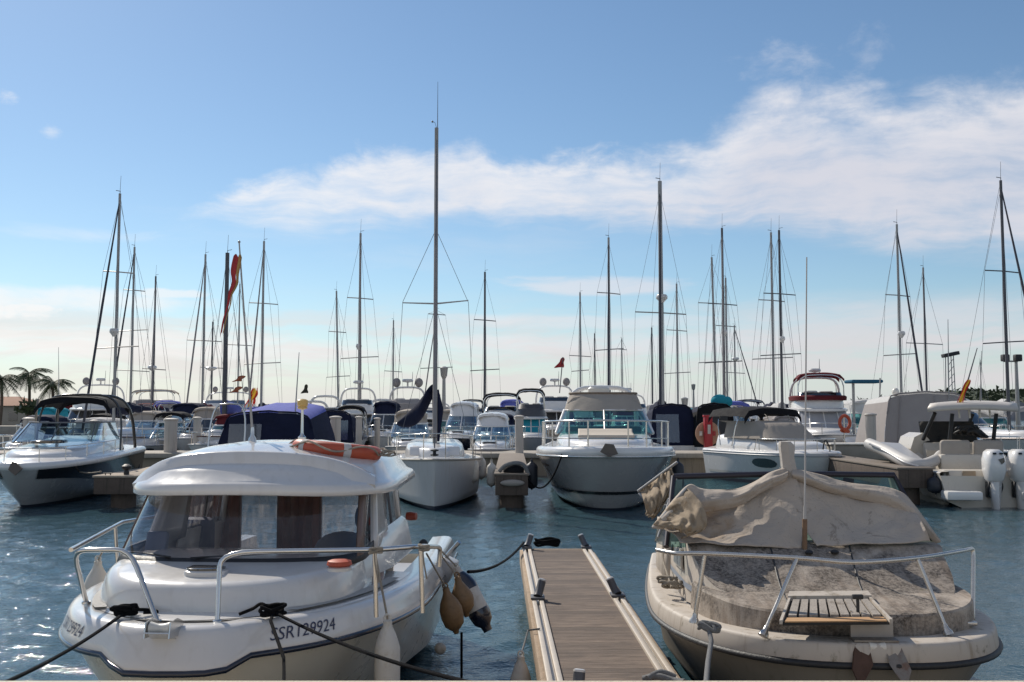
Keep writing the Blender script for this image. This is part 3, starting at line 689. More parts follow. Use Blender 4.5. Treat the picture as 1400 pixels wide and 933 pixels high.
# roof: slab with a lip, crescent hollow and raised brow
rl = outline(1.05, 1.19, 3.75, 2.7, .42, .93, 22)
def rz(z): return lambda x, y: z - .05 * abs(x) ** 2.2 - .02 * smooth((1.7 - y) / .5)
def top(z): return lambda x, y: z - .06 * abs(x) ** 2.2 + .08 * smooth((y - 1.3) / 1.1) - .05 * smooth((y - 2.6) / 1.2)
mb = MB(); stack(mb, rl, [(.08, rz(1.80)), (.01, rz(1.80)), (0, rz(1.81)), (.0, rz(1.84)), (.008, rz(1.868)), (.025, rz(1.885)), (.07, rz(1.90)), (.13, top(1.945)), (.2, top(1.99)), (.3, top(2.015)), (.5, top(2.045)), (.8, top(2.07))]); mb.build('roof', white, A, 60)
mb = MB(); rr = []
for i in range(41):
    k = i / 40 * 2 - 1; x = .965 * k; yb = 1.38 + .27 * abs(k) ** 2.8; h = .145 * (1 - .75 * abs(k) ** 5) + .02; zb = 1.875 + .055 * (1 - k * k) - .05 * abs(x) ** 2.2
    rr.append([V(x, yb + .02, zb - .03), V(x, yb, zb), V(x * .992, yb + .05, zb + h * .5), V(x * .985, yb + .075, zb + h * .93), V(x * .98, yb + .10, zb + h), V(x * .97, yb + .16, zb + h * 1.0), V(x * .95, yb + .34, zb + h * .7 + .02), V(x * .9, yb + .55, zb + .05)])
mb.grid(rr); mb.build('roof_brow', white, A, 50)
# roof fittings
p = LA(P(413, 598, 8.7)); mb = MB(); mb.lathe([(.04, -.1), (.036, 0), (.016, .02), (.012, .04), (.011, .24)], c=p, n=12); mb.build('light_stand', steel, A)
mb = MB(); mb.lathe([(.02, .24), (.045, .25), (.04, .27), (.047, .275), (.047, .32), (.03, .33), (.0, .335)], c=p, n=14); mb.build('masthead_light', mat('amber_lens', (.55, .38, .12), .3), A)
p = LA(P(345, 600, 8.6)); mb = MB(); mb.lathe([(.04, -.1), (.034, 0), (.016, .03), (.014, .09), (.012, .1)], c=p, n=10); mb.build('staff_socket', steel, A)
mb = MB(); mb.tube([p + V(0, 0, .05), LA(P(327, 332, 8.6))], [.011, .0065], 8); mb.ball(LA(P(327, 331, 8.6)), .012); mb.build('flag_staff', alu, A, merge=False)
p = LA(P(562, 706, 9.0)); mb = MB(); mb.lathe([(.035, -.04), (.04, 0), (.034, .05), (.0, .06)], c=p, n=12, axis=(1, -.2, 0)); mb.build('side_light', mat('red_lens', (.25, .04, .02), .3), A)
# split bow rails
def gp(px, py): return LA(Pz(px, py, 1.085))
rz_ = 1.5
Lr = [LA(Pz(118, 824, 1.09)), LA(Pz(97, 757, rz_)), LA(Pz(100, 752, rz_)), LA(Pz(178, 752, rz_)), LA(Pz(190, 764, rz_ - .03)), LA(Pz(215, 850, 1.09))]
back = [LA(P(97, 753, Pz(97, 753, rz_).y)), LA(Pz(126, 748, rz_)), LA(Pz(165, 747, rz_))]
def fillet(p, n=4, k=.25):
    out = [p[0]]
    for i in range(1, len(p) - 1):
        a = p[i].lerp(p[i - 1], k); b = p[i].lerp(p[i + 1], k)
        out += [a.lerp(p[i], t).lerp(p[i].lerp(b, t), t) for t in [j / n for j in range(n + 1)]]
    return out + [p[-1]]
mb = MB(); mb.tube(fillet([Lr[0], Lr[2], Lr[3], Lr[5]]), .0165, 10); mb.build('bow_rail', steel, A, 60)
# aft run of the left rail
p0 = LA(Pz(97, 752, rz_)); p1 = V(-1.12, 2.6, rz_ - .02); mb = MB(); mb.tube([p0, V(-1.15, 1.9, rz_), p1], .0155, 8); mb.build('side_rail', steel, A, 60)
for y in (1.75, 2.6): mb = MB(); mb.tube([V(-1.1, y, 1.05), V(-1.14, y, rz_ - .01)], .0145, 8); mb.build('stanchion', steel, A, 60)
Rr = [LA(Pz(297, 850, 1.09)), LA(Pz(301, 755, rz_)), LA(Pz(515, 752, rz_)), LA(Pz(575, 747, rz_)), LA(P(602, 748, Pz(575, 747, rz_).y + .5)), LA(P(600, 775, Pz(575, 747, rz_).y + .5))]
mb = MB(); mb.tube(fillet(Rr, 5, .22), .0165, 10); mb.build('bow_rail', steel, A, 60)
for a, b in (((507, 826), (512, 752)), ((574, 802), (575, 748))):
    q = LA(Pz(b[0], b[1], rz_)); mb = MB(); mb.tube([V(q.x + .015, q.y, 1.07), q], .0155, 8); mb.build('stanchion', steel, A, 60)
for q in (Rr[0], Lr[0], Lr[5]): MB().lathe([(.03, -.01), (.03, .006), (.02, .014)], c=q, n=12).build('rail_foot', steel, A)
# rope wraps on the rail, non-skid patches
for px, py in ((512, 753), (578, 749)):
    q = LA(Pz(px, py, rz_)); mb = MB(); knot(mb, q + V(0, 0, -.01), .035, .008, 5, px); mb.tube(arc([q, q + V(.01, -.03, -.08), q + V(.03, -.02, -.2)], 5), .006, 5); mb.build('rope_wrap', ropew, A, 60)
ns = mat('non_skid_grey', (.50, .485, .46), .85, 0, .1, 40, .6, 300)
for s in (-1, 1):
    rr = []
    for i in range(14):
        t_ = lerp(.10, .40, i / 13); w0, w1 = hA.w(t_) - .24, hA.w(t_) - .15; rr.append([V(s * w_, t_ * 4.9, hA.zs(t_) + .199 + .03 * (1 - (w_ / hA.w(t_)) ** 2)) for w_ in (w0, w1)])
    mb = MB(); mb.grid(rr); mb.build('non_skid_panel', ns, A)
# bow roller
c = V(.03, -.15, 1.105)
mb = MB(); mb.lathe([(.035, -.065), (.04, -.06), (.028, -.02), (.026, 0), (.028, .02), (.04, .06), (.035, .065)], c=c, n=18, axis=(1, 0, 0)); mb.build('bow_roller', mat('roller_nylon', (.6, .58, .53), .4), A)
for s in (-1, 1): mb = MB(); mb.prism([c + V(s * .075, -.07, -.045), c + V(s * .075, .09, -.06), c + V(s * .075, .16, .01), c + V(s * .075, .06, .05), c + V(s * .075, -.05, .045)], (.008, 0, 0)); mb.build('roller_cheek', steel, A)
mb = MB(); mb.box(c + V(0, .02, -.055), (.15, .2, .008), rot=Matrix.Rotation(R(-25), 3, 'X').to_euler()); mb.build('roller_plate', steel, A)
for px, py in ((170, 841), (372, 841)): cleat(A, LA(Pz(px, py, 1.09)), .17, .2 if px < 200 else -.25)
# stern gear on the right quarter
p = LA(P(618, 752, 9.5)); mb = MB(); mb.tube([LA(P(606, 766, 9.6)), LA(P(628, 741, 9.5))], .022, 10); mb.build('rod_holder', steel, A)
mb = MB(); mb.box(LA(P(610, 778, 9.6)), (.16, .3, .2), rot=Matrix.Rotation(R(25), 3, 'Y').to_euler(), bev=.02); mb.build('quarter_fitting', greyg, A)
mb = MB(); hA.sweep(mb, [(-.13, .19), (-.2, .185), (-.22, .0), (-.24, -.3)]); mb.build('cockpit_coaming', white, A, 50)
mb = MB(); p = LA(P(579, 746, 8.2)); mb.ball(p, .04, (1, 1, 1.3)); mb.build('rail_clamp', rubber, A)
# inside floor / cockpit keeps the hull closed
mb = MB(); mb.box((0, 3.9, .75), (1.9, 1.6, .04)); mb.build('cockpit_sole', greyg, A)
# ---- loose things on this boat
p = P(455, 612, 8.15); o = thing('lifebuoy', 'faded orange lifebuoy ring lying flat on the white cabin roof', 'lifebuoy', (p.x, p.y + .2, 2.075), 0); o.rotation_euler = (R(-2), R(6), R(8))
mb = MB(); mb.tube([V(.31 * math.cos(a), .31 * math.sin(a), .0) for a in [k * math.pi / 24 for k in range(48)]], .062, 14, True); mb.build('ring', orange, o, 60)
for a in (R(-140), R(-75), R(30), R(100)):
    mb = MB(); mb.tube([V(.31 * math.cos(a + d), .31 * math.sin(a + d), 0) for d in (-.09, 0, .09)], .0645, 14); mb.build('white_band', white_c, o, 60)
mb = MB(); mb.tube([V((.385 + .02 * math.sin(6 * a)) * math.cos(a), (.385 + .02 * math.sin(6 * a)) * math.sin(a), .03 * math.sin(5 * a) + .02) for a in [k * math.pi / 30 for k in range(60)]], .008, 6, True)
knot(mb, (.42, -.1, .0), .05, .007, 3, 4); mb.build('grab_line', ropew, o, 60)
flagm = lambda n, c: cloth(n, c, .1, .2, .15)
def flag(name, label, pts, cols, w, parent=None):
    """hanging flag: spine points, cloth ribbons side by side"""
    sp = arc(pts, 5); n = len(sp); o = thing(name, label, 'flag', sp[0])
    base = sp[0]
    for ci, (mname, colr, f0, f1) in enumerate(cols):
        mb = MB(); rr = []
        for i, p in enumerate(sp):
            k = i / (n - 1); wd = w[0] + (w[1] - w[0]) * k if isinstance(w, tuple) else w
            rr.append([p - base + V(lerp(-wd, wd, lerp(f0, f1, j / 4)) * (1 + .2 * math.sin(k * 9)), .08 * wd * 3 * math.sin(lerp(f0, f1, j / 4) * 9 + k * 6), .02 * math.sin(j + k * 5)) for j in range(5)])
        mb.grid(rr); mb.build('flag_cloth', flagm(mname, colr), o, 60)
    return o
SPAIN = [('flag_red', (.42, .035, .025), 0, .27), ('flag_yellow', (.62, .36, .04), .27, .73), ('flag_red', (.42, .035, .025), .73, 1)]
flag('ensign', 'small red and yellow ensign hanging from the staff on the pilothouse roof', [P(349, 533, 8.6), P(347, 540, 8.6), P(344, 547, 8.62), P(341, 555, 8.62)], SPAIN, (.022, .04))
flag('pennant', 'long tattered red and yellow pennant high on the leaning staff of the pilothouse roof', [P(325, 350, 8.58), P(321, 372, 8.57), P(321, 388, 8.57), P(315, 403, 8.56), P(313, 418, 8.56), P(307, 438, 8.56), P(303, 458, 8.56)], [('flag_faded_red', (.26, .035, .04), 0, .62), ('flag_faded_yellow', (.30, .19, .08), .62, 1)], (.036, .012))
# ---- fenders of this boat, each hung by its own lanyard
def hang(px0, py0, px1, py1, d, **k):
    a = P(px0, py0, d); b = P(px1, py1, d); return fender(b, rope=None, **k), a, b
b = P(530, 847, 6.95); a = P(512, 752, 7.15)
fender(b, .62, .088, fendw, label='long white fender hanging outside the right bow by SSR129924', group='fenders of the pilothouse boat', rope=[a, a.lerp(b, .5) + V(.01, -.06, 0), b])
b = P(134, 766, 8.3); fender(b, .36, .10, fendw, label='stained fender standing on the left side deck inside the rail', group='fenders of the pilothouse boat', rope=[b + V(.05, 0, .1), b])
b = P(624, 775, 9.4); e = P(664, 856, 9.3); a = P(602, 752, 9.4)
fender(b, .60, .10, fendw, tilt=(e - b), label='white fender with dark blue ends swung out over the water at the right quarter', group='fenders of the pilothouse boat', capm=navyg, rope=[a, b])
for i, (x0, y0, d_, l_, lab) in enumerate([(609, 803, 8.9, .52, 'ochre brown fender hanging nearest at the right quarter'), (625, 788, 9.1, .46, 'ochre brown fender half behind the other ochre one'), ]):
    b = P(x0, y0, d_); a = P(583 + 18 * i, 757, 8.4 + .7 * i); e = P(x0 + 18, y0 + 75, d_)
    fender(b, l_ * .74, .10, fendo, tilt=(e - b), label=lab, group='fenders of the pilothouse boat', rope=[a, b])
tag(MB().tube([P(631, 865, 9.1), P(631, 930, 9.15)], .012, 6).build('hanging_rope', ropeb, None, 60), 'black rope end hanging straight down from the ochre fenders into the water', 'rope')
tag(MB().ball((0, 0, 0), .055).build('float_ball', fendw, None, 60), 'small pale float in the water below the ochre fenders', 'float').location = P(602, 887, 9.4)
# ---- mooring lines
mb = MB(); c = Pz(170, 838, 1.12); knot(mb, c, .055, .012, 4, 2); mb.tube(arc([c + V(.05, .0, .02), c + V(.13, .04, .01), c + V(.2, .03, .0), c + V(.12, .0, 0)], 6), .011, 6)
mb.tube(sag(c, Pz(-130, 985, 1.21), .06), .011, 6); tag(mb.build('mooring_line', ropeb, None, 60), 'black mooring line running from the left bow cleat out of the picture at bottom left', 'rope')
mb = MB(); c = Pz(374, 838, 1.12); knot(mb, c, .06, .012, 4, 3); mb.tube(arc([c, c + V(-.08, .03, .05), c + V(-.14, .02, .02), c + V(-.22, 0, -.01)], 6), .011, 6)
mb.tube([c, c + V(.015, -.14, -.02), P(388, 900, 5.96), P(389, 990, 5.0)], .011, 6); tag(mb.build('mooring_line', ropeb, None, 60), 'black mooring line hanging straight down in front of the pilothouse bow', 'rope')
tag(MB().tube(sag(c + V(.01, 0, 0), Pz(700, 946, 1.21), .05), .011, 6).build('mooring_line', ropeb, None, 60), 'black mooring line crossing below SSR129924 towards the pontoon foot', 'rope')
tag(MB().tube(sag(P(716, 742, Pz(716, 749, PZ).y), P(640, 782, 9.6), .10), .016, 6).build('mooring_line', ropeb, None, 60), 'black mooring line from the far left pontoon cleat to the pilothouse boat', 'rope')
# fender on the pontoon
b = Pz(712, 896, .42); fender(b, .5, .085, fendw, label='grey stained fender hung on the left side of the pontoon, cut by the quay', rope=[Pz(738, 860, .53), Pz(722, 862, .51), Pz(717, 880, .45), b], ropem=ropeg)
# ================================================================== NEAR RIGHT: neglected old motorboat under a torn tarpaulin
B = thing('old_motorboat', 'neglected mould stained motorboat with a torn tarpaulin over its windscreen, right of the pontoon', 'boat', (2.33, 6.42, 0), 2.2)
IB = inv(B)
def LB(p): return IB @ p
mould = ((.035, .03, .026), 3.4, .50, .70, .85)
def aged_mat():
    m = bpy.data.materials.new('mould_stained_gelcoat'); m.use_nodes = True; t = NT(m.node_tree); b = m.node_tree.nodes['Principled BSDF']
    tc = t.new('ShaderNodeTexCoord').outputs['Object']
    n1 = t.noise(tc, 1.6, 5, .6); c = t.mix(n1, (.40, .335, .275), (.55, .475, .40))
    c = t.mix(t.m('MULTIPLY', t.step(t.noise(t.scale(tc, (9, 9, .9)), 1, 5, .6), .48, .72), .4), c, (.30, .22, .15))
    c = t.mix(t.m('MULTIPLY', t.step(t.noise(t.scale(tc, (13, 1.1, 1.1)), 1, 6, .65, .2), .48, .66), .5), c, (.17, .115, .075))
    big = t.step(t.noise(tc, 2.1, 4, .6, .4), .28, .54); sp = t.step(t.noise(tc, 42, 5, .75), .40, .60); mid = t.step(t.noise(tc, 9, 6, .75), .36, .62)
    c = t.mix(t.m('MULTIPLY', t.m('MULTIPLY', big, t.m('MULTIPLY_ADD', mid, .4, .6)), t.m('MULTIPLY_ADD', sp, .5, .5)), c, (.045, .036, .03))  # mould; its extra darkness also stands in for shade on the cabin front
    c = t.mix(t.m('MULTIPLY', t.step(t.noise(tc, 130, 2, .6), .6, .68), .6), c, (.09, .075, .06))
    c = t.mix(t.m('MULTIPLY', t.step(t.noise(tc, 2.4, 7, .75, .6), .64, .72), .75), c, (.14, .12, .035))
    t.put(b.inputs['Base Color'], c); b.inputs['Roughness'].default_value = .72; b.inputs['Specular IOR Level'].default_value = .3
    bp = t.new('ShaderNodeBump'); bp.inputs['Strength'].default_value = .35; bp.inputs['Distance'].default_value = .006; t.put(bp.inputs['Height'], t.noise(tc, 80, 5, .7)); t.l.new(bp.outputs[0], b.inputs['Normal'])
    return m
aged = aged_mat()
agedf = mat('faded_gelcoat', (.49, .435, .375), .6, 0, .12, 2, stain=((.12, .10, .055), 5, .58, .70, .85), streak=((.25, .19, .13), .75), spec=.3)
agedh = mat('dull_hull_paint', (.20, .18, .15), .5, 0, .12, 2, streak=((.1, .09, .06), .5))
hB = Hull(4.7, 2.40, .80, .70, draft=.35, ym=.40, n=2.0, m=2.7, rake=.45, cb=.5, cs=.9, vc=.45, taper=.78, q=1.0)
mb = MB(); hB.body(mb, .1); mb.build('hull', [agedh, antif], B, 30)
mb = MB(); hB.sweep(mb, [(0, -.02), (.04, .0), (.045, .015), (.03, .112), (.024, .126), (.012, .134), (-.004, .136), (-.05, .138), (-.2, .13)]); mb.build('topside_band', agedf, B, 50)
mb = MB(); hB.sweep(mb, [(.045 + .024 * math.cos(a), .0 + .022 * math.sin(a)) for a in [math.pi * 2 * k / 8 for k in range(8)]], True); mb.build('rub_rail', rubber, B, 60)
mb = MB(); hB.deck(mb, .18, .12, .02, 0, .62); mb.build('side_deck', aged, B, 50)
mb = MB(); hB.sweep(mb, [(-.18, .12), (-.24, .12), (-.26, -.3)]); mb.build('cockpit_coaming', agedf, B, 50)
# trunk: upright sides, sloping mouldy top
def pl_(ys, zs_v, y):
    if y <= ys[0]: return zs_v[0]
    for i in range(len(ys) - 1):
        if y <= ys[i + 1]: return lerp(zs_v[i], zs_v[i + 1], (y - ys[i]) / (ys[i + 1] - ys[i]))
    return zs_v[-1]
HY, HZ = (.26, .80, .92, 1.02, 1.14, 1.30, 1.54, 1.62, 2.6), (1.035, 1.085, 1.10, 1.122, 1.165, 1.232, 1.335, 1.347, 1.35)
def sl(x, y): return pl_(HY, HZ, y) + .016 * (1 - x * x)
def plat(x, y): return 1.035 + .05 * min(1, (y - .26) / .54) + .016 * (1 - x * x)
ol = outline(1.0, .26, 1.5, 2.6, .9, 1.0, 24)
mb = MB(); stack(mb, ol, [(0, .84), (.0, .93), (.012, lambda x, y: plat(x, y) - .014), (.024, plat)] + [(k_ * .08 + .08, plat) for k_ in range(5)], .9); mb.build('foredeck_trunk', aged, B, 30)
def hw_(y): return pl_((.8, .92, 1.14, 1.54, 2.6), (.80, .86, .93, .99, 1.0), y)
ysv = [.82, .88, .94, 1.0, 1.06, 1.12, 1.2, 1.3, 1.42, 1.52, 1.56, 1.62, 2.0, 2.6]
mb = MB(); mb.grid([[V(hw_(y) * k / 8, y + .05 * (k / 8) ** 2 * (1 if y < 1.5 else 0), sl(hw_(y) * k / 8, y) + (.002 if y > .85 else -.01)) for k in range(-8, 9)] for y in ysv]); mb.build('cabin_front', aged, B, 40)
for s in (-1, 1): mb = MB(); mb.grid([[V(s * hw_(y), y + .05 * (1 if y < 1.5 else 0), sl(hw_(y), y) - .001) for y in ysv], [V(s * (hw_(y) + .012), y + .05 * (1 if y < 1.5 else 0), 1.02) for y in ysv], [V(s * (hw_(y) + .02), y + .05 * (1 if y < 1.5 else 0), .90) for y in ysv]]); mb.build('cabin_side', agedf, B, 40)
for s in (-1, 1): mb = MB(); mb.grid([[V(s * (hw_(y) + .022), y, z) for y in (1.2, 1.4, 1.55, 1.9, 2.5)] for z in (1.0, 1.045)]); mb.build('blue_stripe', mat('faded_blue_stripe', (.22, .25, .3), .6, 0, .2, 6), B)
# slatted hatch and bare plywood strip
Q = [Pz(1073, 843, 1.10), Pz(1212, 843, 1.10), Pz(1187, 801, 1.20), Pz(1082, 801, 1.20)]
qa = [LB(p) for p in Q]
def hq(u, v, up=0.): p = qa[0].lerp(qa[1], u).lerp(qa[3].lerp(qa[2], u), v); return V(p.x, p.y, sl(p.x, p.y) + .012 + up)
def slab(mb, u0, u1, v0, v1, lo, hi):
    a = [hq(u0, v0, lo), hq(u1, v0, lo), hq(u1, v1, lo), hq(u0, v1, lo)]; mb.loft([a, [p + V(0, 0, hi - lo) for p in a]])
mb = MB(); slab(mb, -.02, 1.02, -.04, 1.06, -.01, .004); mb.build('hatch_base', mat('hatch_recess', (.035, .03, .025), .9), B)
slat = mat('grey_teak_slat', (.33, .29, .25), .8, 0, .25, 9, .4, 60, stain=((.12, .09, .06), 6, .5, .7, .7))
for k in range(9): mb = MB(); slab(mb, .02 + k * .11,   .02 + k * .11 + .085, .22, .98, .006, .026); mb.build('hatch_slat', slat, B)
mb = MB(); slab(mb, .0, 1.0, -.02, .19, .006, .014); mb.build('plywood_strip', mat('bare_plywood', (.46, .27, .13), .7, 0, .12, 8), B)
mb = MB(); slab(mb, -.06, 1.06, 1.08, 1.3, .0, .035); mb.build('hatch_hood', agedf, B, 30)
for u in (-.05, 1.02): mb = MB(); slab(mb, u, u + .03, -.05, 1.08, .0, .025); mb.build('hatch_side', agedf, B, 30)
for u, v in ((.2, 2.6), (.78, 2.6)): p = hq(u, v); mb = MB(); mb.lathe([(.03, 0), (.034, .012), (.02, .025), (.0, .027)], c=p, n=10); mb.build('deck_fitting', rubber, B)
for x0, y0, x1, y1 in ((1049, 745, 1078, 802), (1157, 746, 1186, 800)):
    a, b = LB(Pz(x0, y0, 1.32)), LB(Pz(x1, y1, 1.2)); mb = MB(); mb.tube([V(p.x, p.y, sl(p.x, p.y) + .004) for p in [a.lerp(b, i / 8) for i in range(9)]], .006, 5); mb.build('deck_seam', dark, B)
# anchor chute: two bent plates, roller, handle
c = LB(Pz(1196, 872, .96)); gal = mat('galvanised_steel', (.24, .22, .20), .55, .6, .25, 12, stain=((.16, .07, .035), 7, .48, .7, .7))
mb = MB(); mb.box(c + V(0, .06, .05), (.27, .012, .13)); mb.build('chute_plate', mat('dull_plate', (.36, .33, .30), .55, .2, .15, 10), B)
mb = MB(); mb.box(c + V(0, .02, -.015), (.28, .12, .012)); mb.build('chute_plate', gal, B)
for s in (-1, 1):
    mb = MB(); mb.prism([c + V(s * .05, -.02, -.02), c + V(s * .14, -.05, -.03), c + V(s * .18, -.13, -.17), c + V(s * .14, -.15, -.28), c + V(s * .05, -.12, -.14)], (s * .004, .014, .0)); mb.build('anchor_fluke', gal if s > 0 else mat('rusty_steel', (.085, .045, .03), .7, .2, .4, 14), B)
mb = MB(); mb.lathe([(.03, -.05), (.024, 0), (.03, .05)], c=c + V(0, -.04, -.05), n=14, axis=(1, 0, 0)); mb.build('anchor_roller', cream, B)
p = c + V(-.06, .14, .02); mb = MB(); mb.tube([p, p + V(0, 0, .2)], .011, 8); mb.box(p + V(0, 0, .21), (.07, .03, .03), bev=.006); mb.build('windlass_handle', rubber, B)
for s in (-1, 1): mb = MB(); mb.tube([p + V(s * .045, .0, -.03), p + V(s * .045, 0, .12)], .008, 6); mb.build('windlass_bracket', steel, B)
# windscreen: dark frame, glass, white side posts
def fr(px, py, d): return LB(P(px, py, d))
FT = [fr(921, 652, 8.62), fr(1080, 648, 8.5), fr(1222, 650, 8.62)]; FB = [fr(911, 748, 8.15), fr(1085, 752, 8.02), fr(1278, 748, 8.15)]
KN = fr(1243, 690, 8.45)
mb = MB(); mb.tube([FT[0] + V(0, 0, 0), FT[1], FT[2], KN, FB[2] + V(.0, 0, .0)], .026, 8); mb.build('windscreen_frame', mat('dark_frame', (.035, .03, .04), .4, .3), B, 60)
mb = MB(); mb.tube([FT[0], FB[0]], .024, 8); mb.build('windscreen_frame', mat('dark_frame', (.035, .03, .04)), B, 60)
mb = MB(); mb.grid([[FB[0], FB[1], FB[2]], [FT[0].lerp(FB[0], .5), FT[1].lerp(FB[1], .5), KN], [FT[0], FT[1], FT[2]]]); mb.build('windscreen', wing, B)
for s, e in ((-1, 0), (1, 1)):
    a = FT[0] if e == 0 else FT[2]; b = FB[0] if e == 0 else FB[2]; w = 1.0 * s
    mb = MB(); mb.grid([[b, V(b.x - s * .0 + s * .05, b.y + .45, b.z - .02), V(s * 1.0, 3.1, 1.25)], [a, V(a.x + s * .02, a.y + .35, a.z - .03), V(s * .92, 3.0, 1.62)]]); mb.build('side_screen', winc, B)
    mb = MB(); mb.tube([V(s * 1.0, 2.3, 1.28), a + V(0, .06, -.02)], .03, 6); mb.build('side_post', agedf, B)
q = [fr(903, 742, 8.5), fr(936, 742, 8.35), fr(939, 655, 8.72), fr(923, 655, 8.75)]
mb = MB(); mb.prism([p + V(-.03, .06, 0) for p in q], (.0, .03, 0)); mb.build('side_panel', agedf, B)
for q_ in (-1, 1): mb = MB(); mb.grid([[V(s_ * q_, y, z) for y in (2.58, 2.9, 3.6)] for s_, z in ((1.02, .86), (1.0, 1.345))]); mb.build('cabin_side', agedf, B, 60, thick=.03)
# port window and vent on the left side wall
mb = MB(); mb.prism([V(-1.012, 1.72, 1.12), V(-1.014, 2.22, 1.10), V(-1.006, 2.18, 1.26), V(-1.003, 1.78, 1.27)], (-.014, 0, 0)); mb.build('window_frame', agedf, B)
mb = MB(); mb.prism([V(-1.026, 1.77, 1.135), V(-1.028, 2.18, 1.12), V(-1.021, 2.15, 1.245), V(-1.018, 1.81, 1.252)], (-.004, 0, 0)); mb.build('side_window', mat('grey_perspex', (.24, .25, .25), .3), B)
mb = MB(); mb.lathe([(.035, 0), (.045, .01), (.03, .02), (.0, .012)], c=(-1.012, 2.34, 1.2), n=14, axis=(-1, 0, 0)); mb.build('side_vent', rubber, B)
# rails
zr = 1.41
pts = [LB(Pz(x, y, z)) for x, y, z in ((898, 752, 1.40), (925, 757, 1.405), (962, 757, zr), (1089, 763, zr), (1166, 769, zr - .01), (1255, 763, zr), (1318, 753, zr))]
mb = MB(); mb.tube(arc(pts, 4) + fillet([pts[-1], LB(Pz(1331, 750, zr)), LB(Pz(1330, 846, .95))], 4, .2)[1:], .0155, 10); mb.build('bow_rail', mat('tarnished_rail', (.55, .52, .48), .28, .85, .2, 20), B, 60)
for (tx, ty), (bx, by) in (((964, 757), (949, 850)), ((1090, 763), (1044, 868)), ((1254, 763), (1296, 866))):
    a, b = LB(Pz(bx, by, .945)), LB(Pz(tx, ty, zr)); mb = MB(); mb.tube([a, b], .0145, 8); mb.build('stanchion', MATS['tarnished_rail'], B, 60)
    mb = MB(); mb.lathe([(.035, -.01), (.033, .01), (.02, .03), (.017, .06)], c=a, n=12, axis=b - a); mb.build('rail_foot', MATS['tarnished_rail'], B)
mb = MB(); mb.box(LB(Pz(1327, 852, .95)), (.07, .07, .03), bev=.008); mb.build('rail_foot', MATS['tarnished_rail'], B)
# whip aerial
a = P(1100, 742, 7.9); b = P(1103, 352, 8.0); mb = MB(); mb.tube([LB(a), LB(a.lerp(b, .12)), LB(a.lerp(b, .13)), LB(b)], [.014, .012, .0075, .005], 8); mb.build('whip_aerial', mat('aerial_white', (.40, .38, .36), .5), B)
mb = MB(); mb.tube([LB(a) + V(0, 0, -.06), LB(a.lerp(b, .08))], .02, 10); mb.build('aerial_base', mat('rusty_base', (.2, .12, .07), .8, 0, .3, 20), B)
mb = MB(); mb.box((0, 3.6, .55), (1.7, 1.9, .04)); mb.build('cockpit_sole', agedf, B)
# ---- tarpaulin: one thing, cloth panels with real folds
tarpm = bpy.data.materials.new('stained_tarpaulin'); tarpm.use_nodes = True
t = NT(tarpm.node_tree); bs = tarpm.node_tree.nodes['Principled BSDF']; tc = t.new('ShaderNodeTexCoord').outputs['Object']
cc = t.mix(t.noise(tc, 2.2, 5, .6), (.40, .34, .285), (.56, .49, .42))
cc = t.mix(t.m('MULTIPLY', t.step(t.noise(tc, 1.3, 6, .65, .5), .5, .68), .55), cc, (.34, .20, .085))
cc = t.mix(t.m('MULTIPLY', t.step(t.noise(tc, 5, 8, .75, 1.), .57, .66), .45), cc, (.11, .085, .065))
cc = t.mix(t.m('MULTIPLY', t.step(t.noise(tc, 60, 3, .6), .62, .7), .4), cc, (.16, .12, .09))
t.put(bs.inputs['Base Color'], cc); bs.inputs['Roughness'].default_value = .8; bs.inputs['Specular IOR Level'].default_value = .2
bp = t.new('ShaderNodeBump'); bp.inputs['Strength'].default_value = .7; bp.inputs['Distance'].default_value = .014
cr = t.m('ABSOLUTE', t.m('SUBTRACT', t.noise(t.scale(tc, (1, 1, .6)), 3.4, 4, .5, 1.2), .5)); cr2 = t.m('ABSOLUTE', t.m('SUBTRACT', t.noise(t.scale(tc, (.7, 1, 1.3)), 7, 3, .5, .8), .5))
t.put(bp.inputs['Height'], t.m('MULTIPLY_ADD', t.noise(tc, 40, 4, .6), .10, t.m('MULTIPLY_ADD', cr2, 1.2, t.m('MULTIPLY', cr, 2.6)))); t.l.new(bp.outputs[0], bs.inputs['Normal'])
tl = t.new('ShaderNodeBsdfTranslucent'); t.put(tl.inputs[0], cc); mx = t.new('ShaderNodeMixShader'); mx.inputs[0].default_value = .14
t.l.new(bs.outputs[0], mx.inputs[1]); t.l.new(tl.outputs[0], mx.inputs[2]); t.l.new(mx.outputs[0], tarpm.node_tree.nodes['Material Output'].inputs[0])
stm = cloth('brown_stained_cloth', (.38, .30, .215), .35, .6, .14, ((.13, .075, .03), 4, .5, .68, .8), 4)
T = thing('tarpaulin', 'torn stained beige tarpaulin draped over the windscreen of the neglected motorboat', 'tarpaulin', P(1085, 745, 8.0))
IT = inv(T)
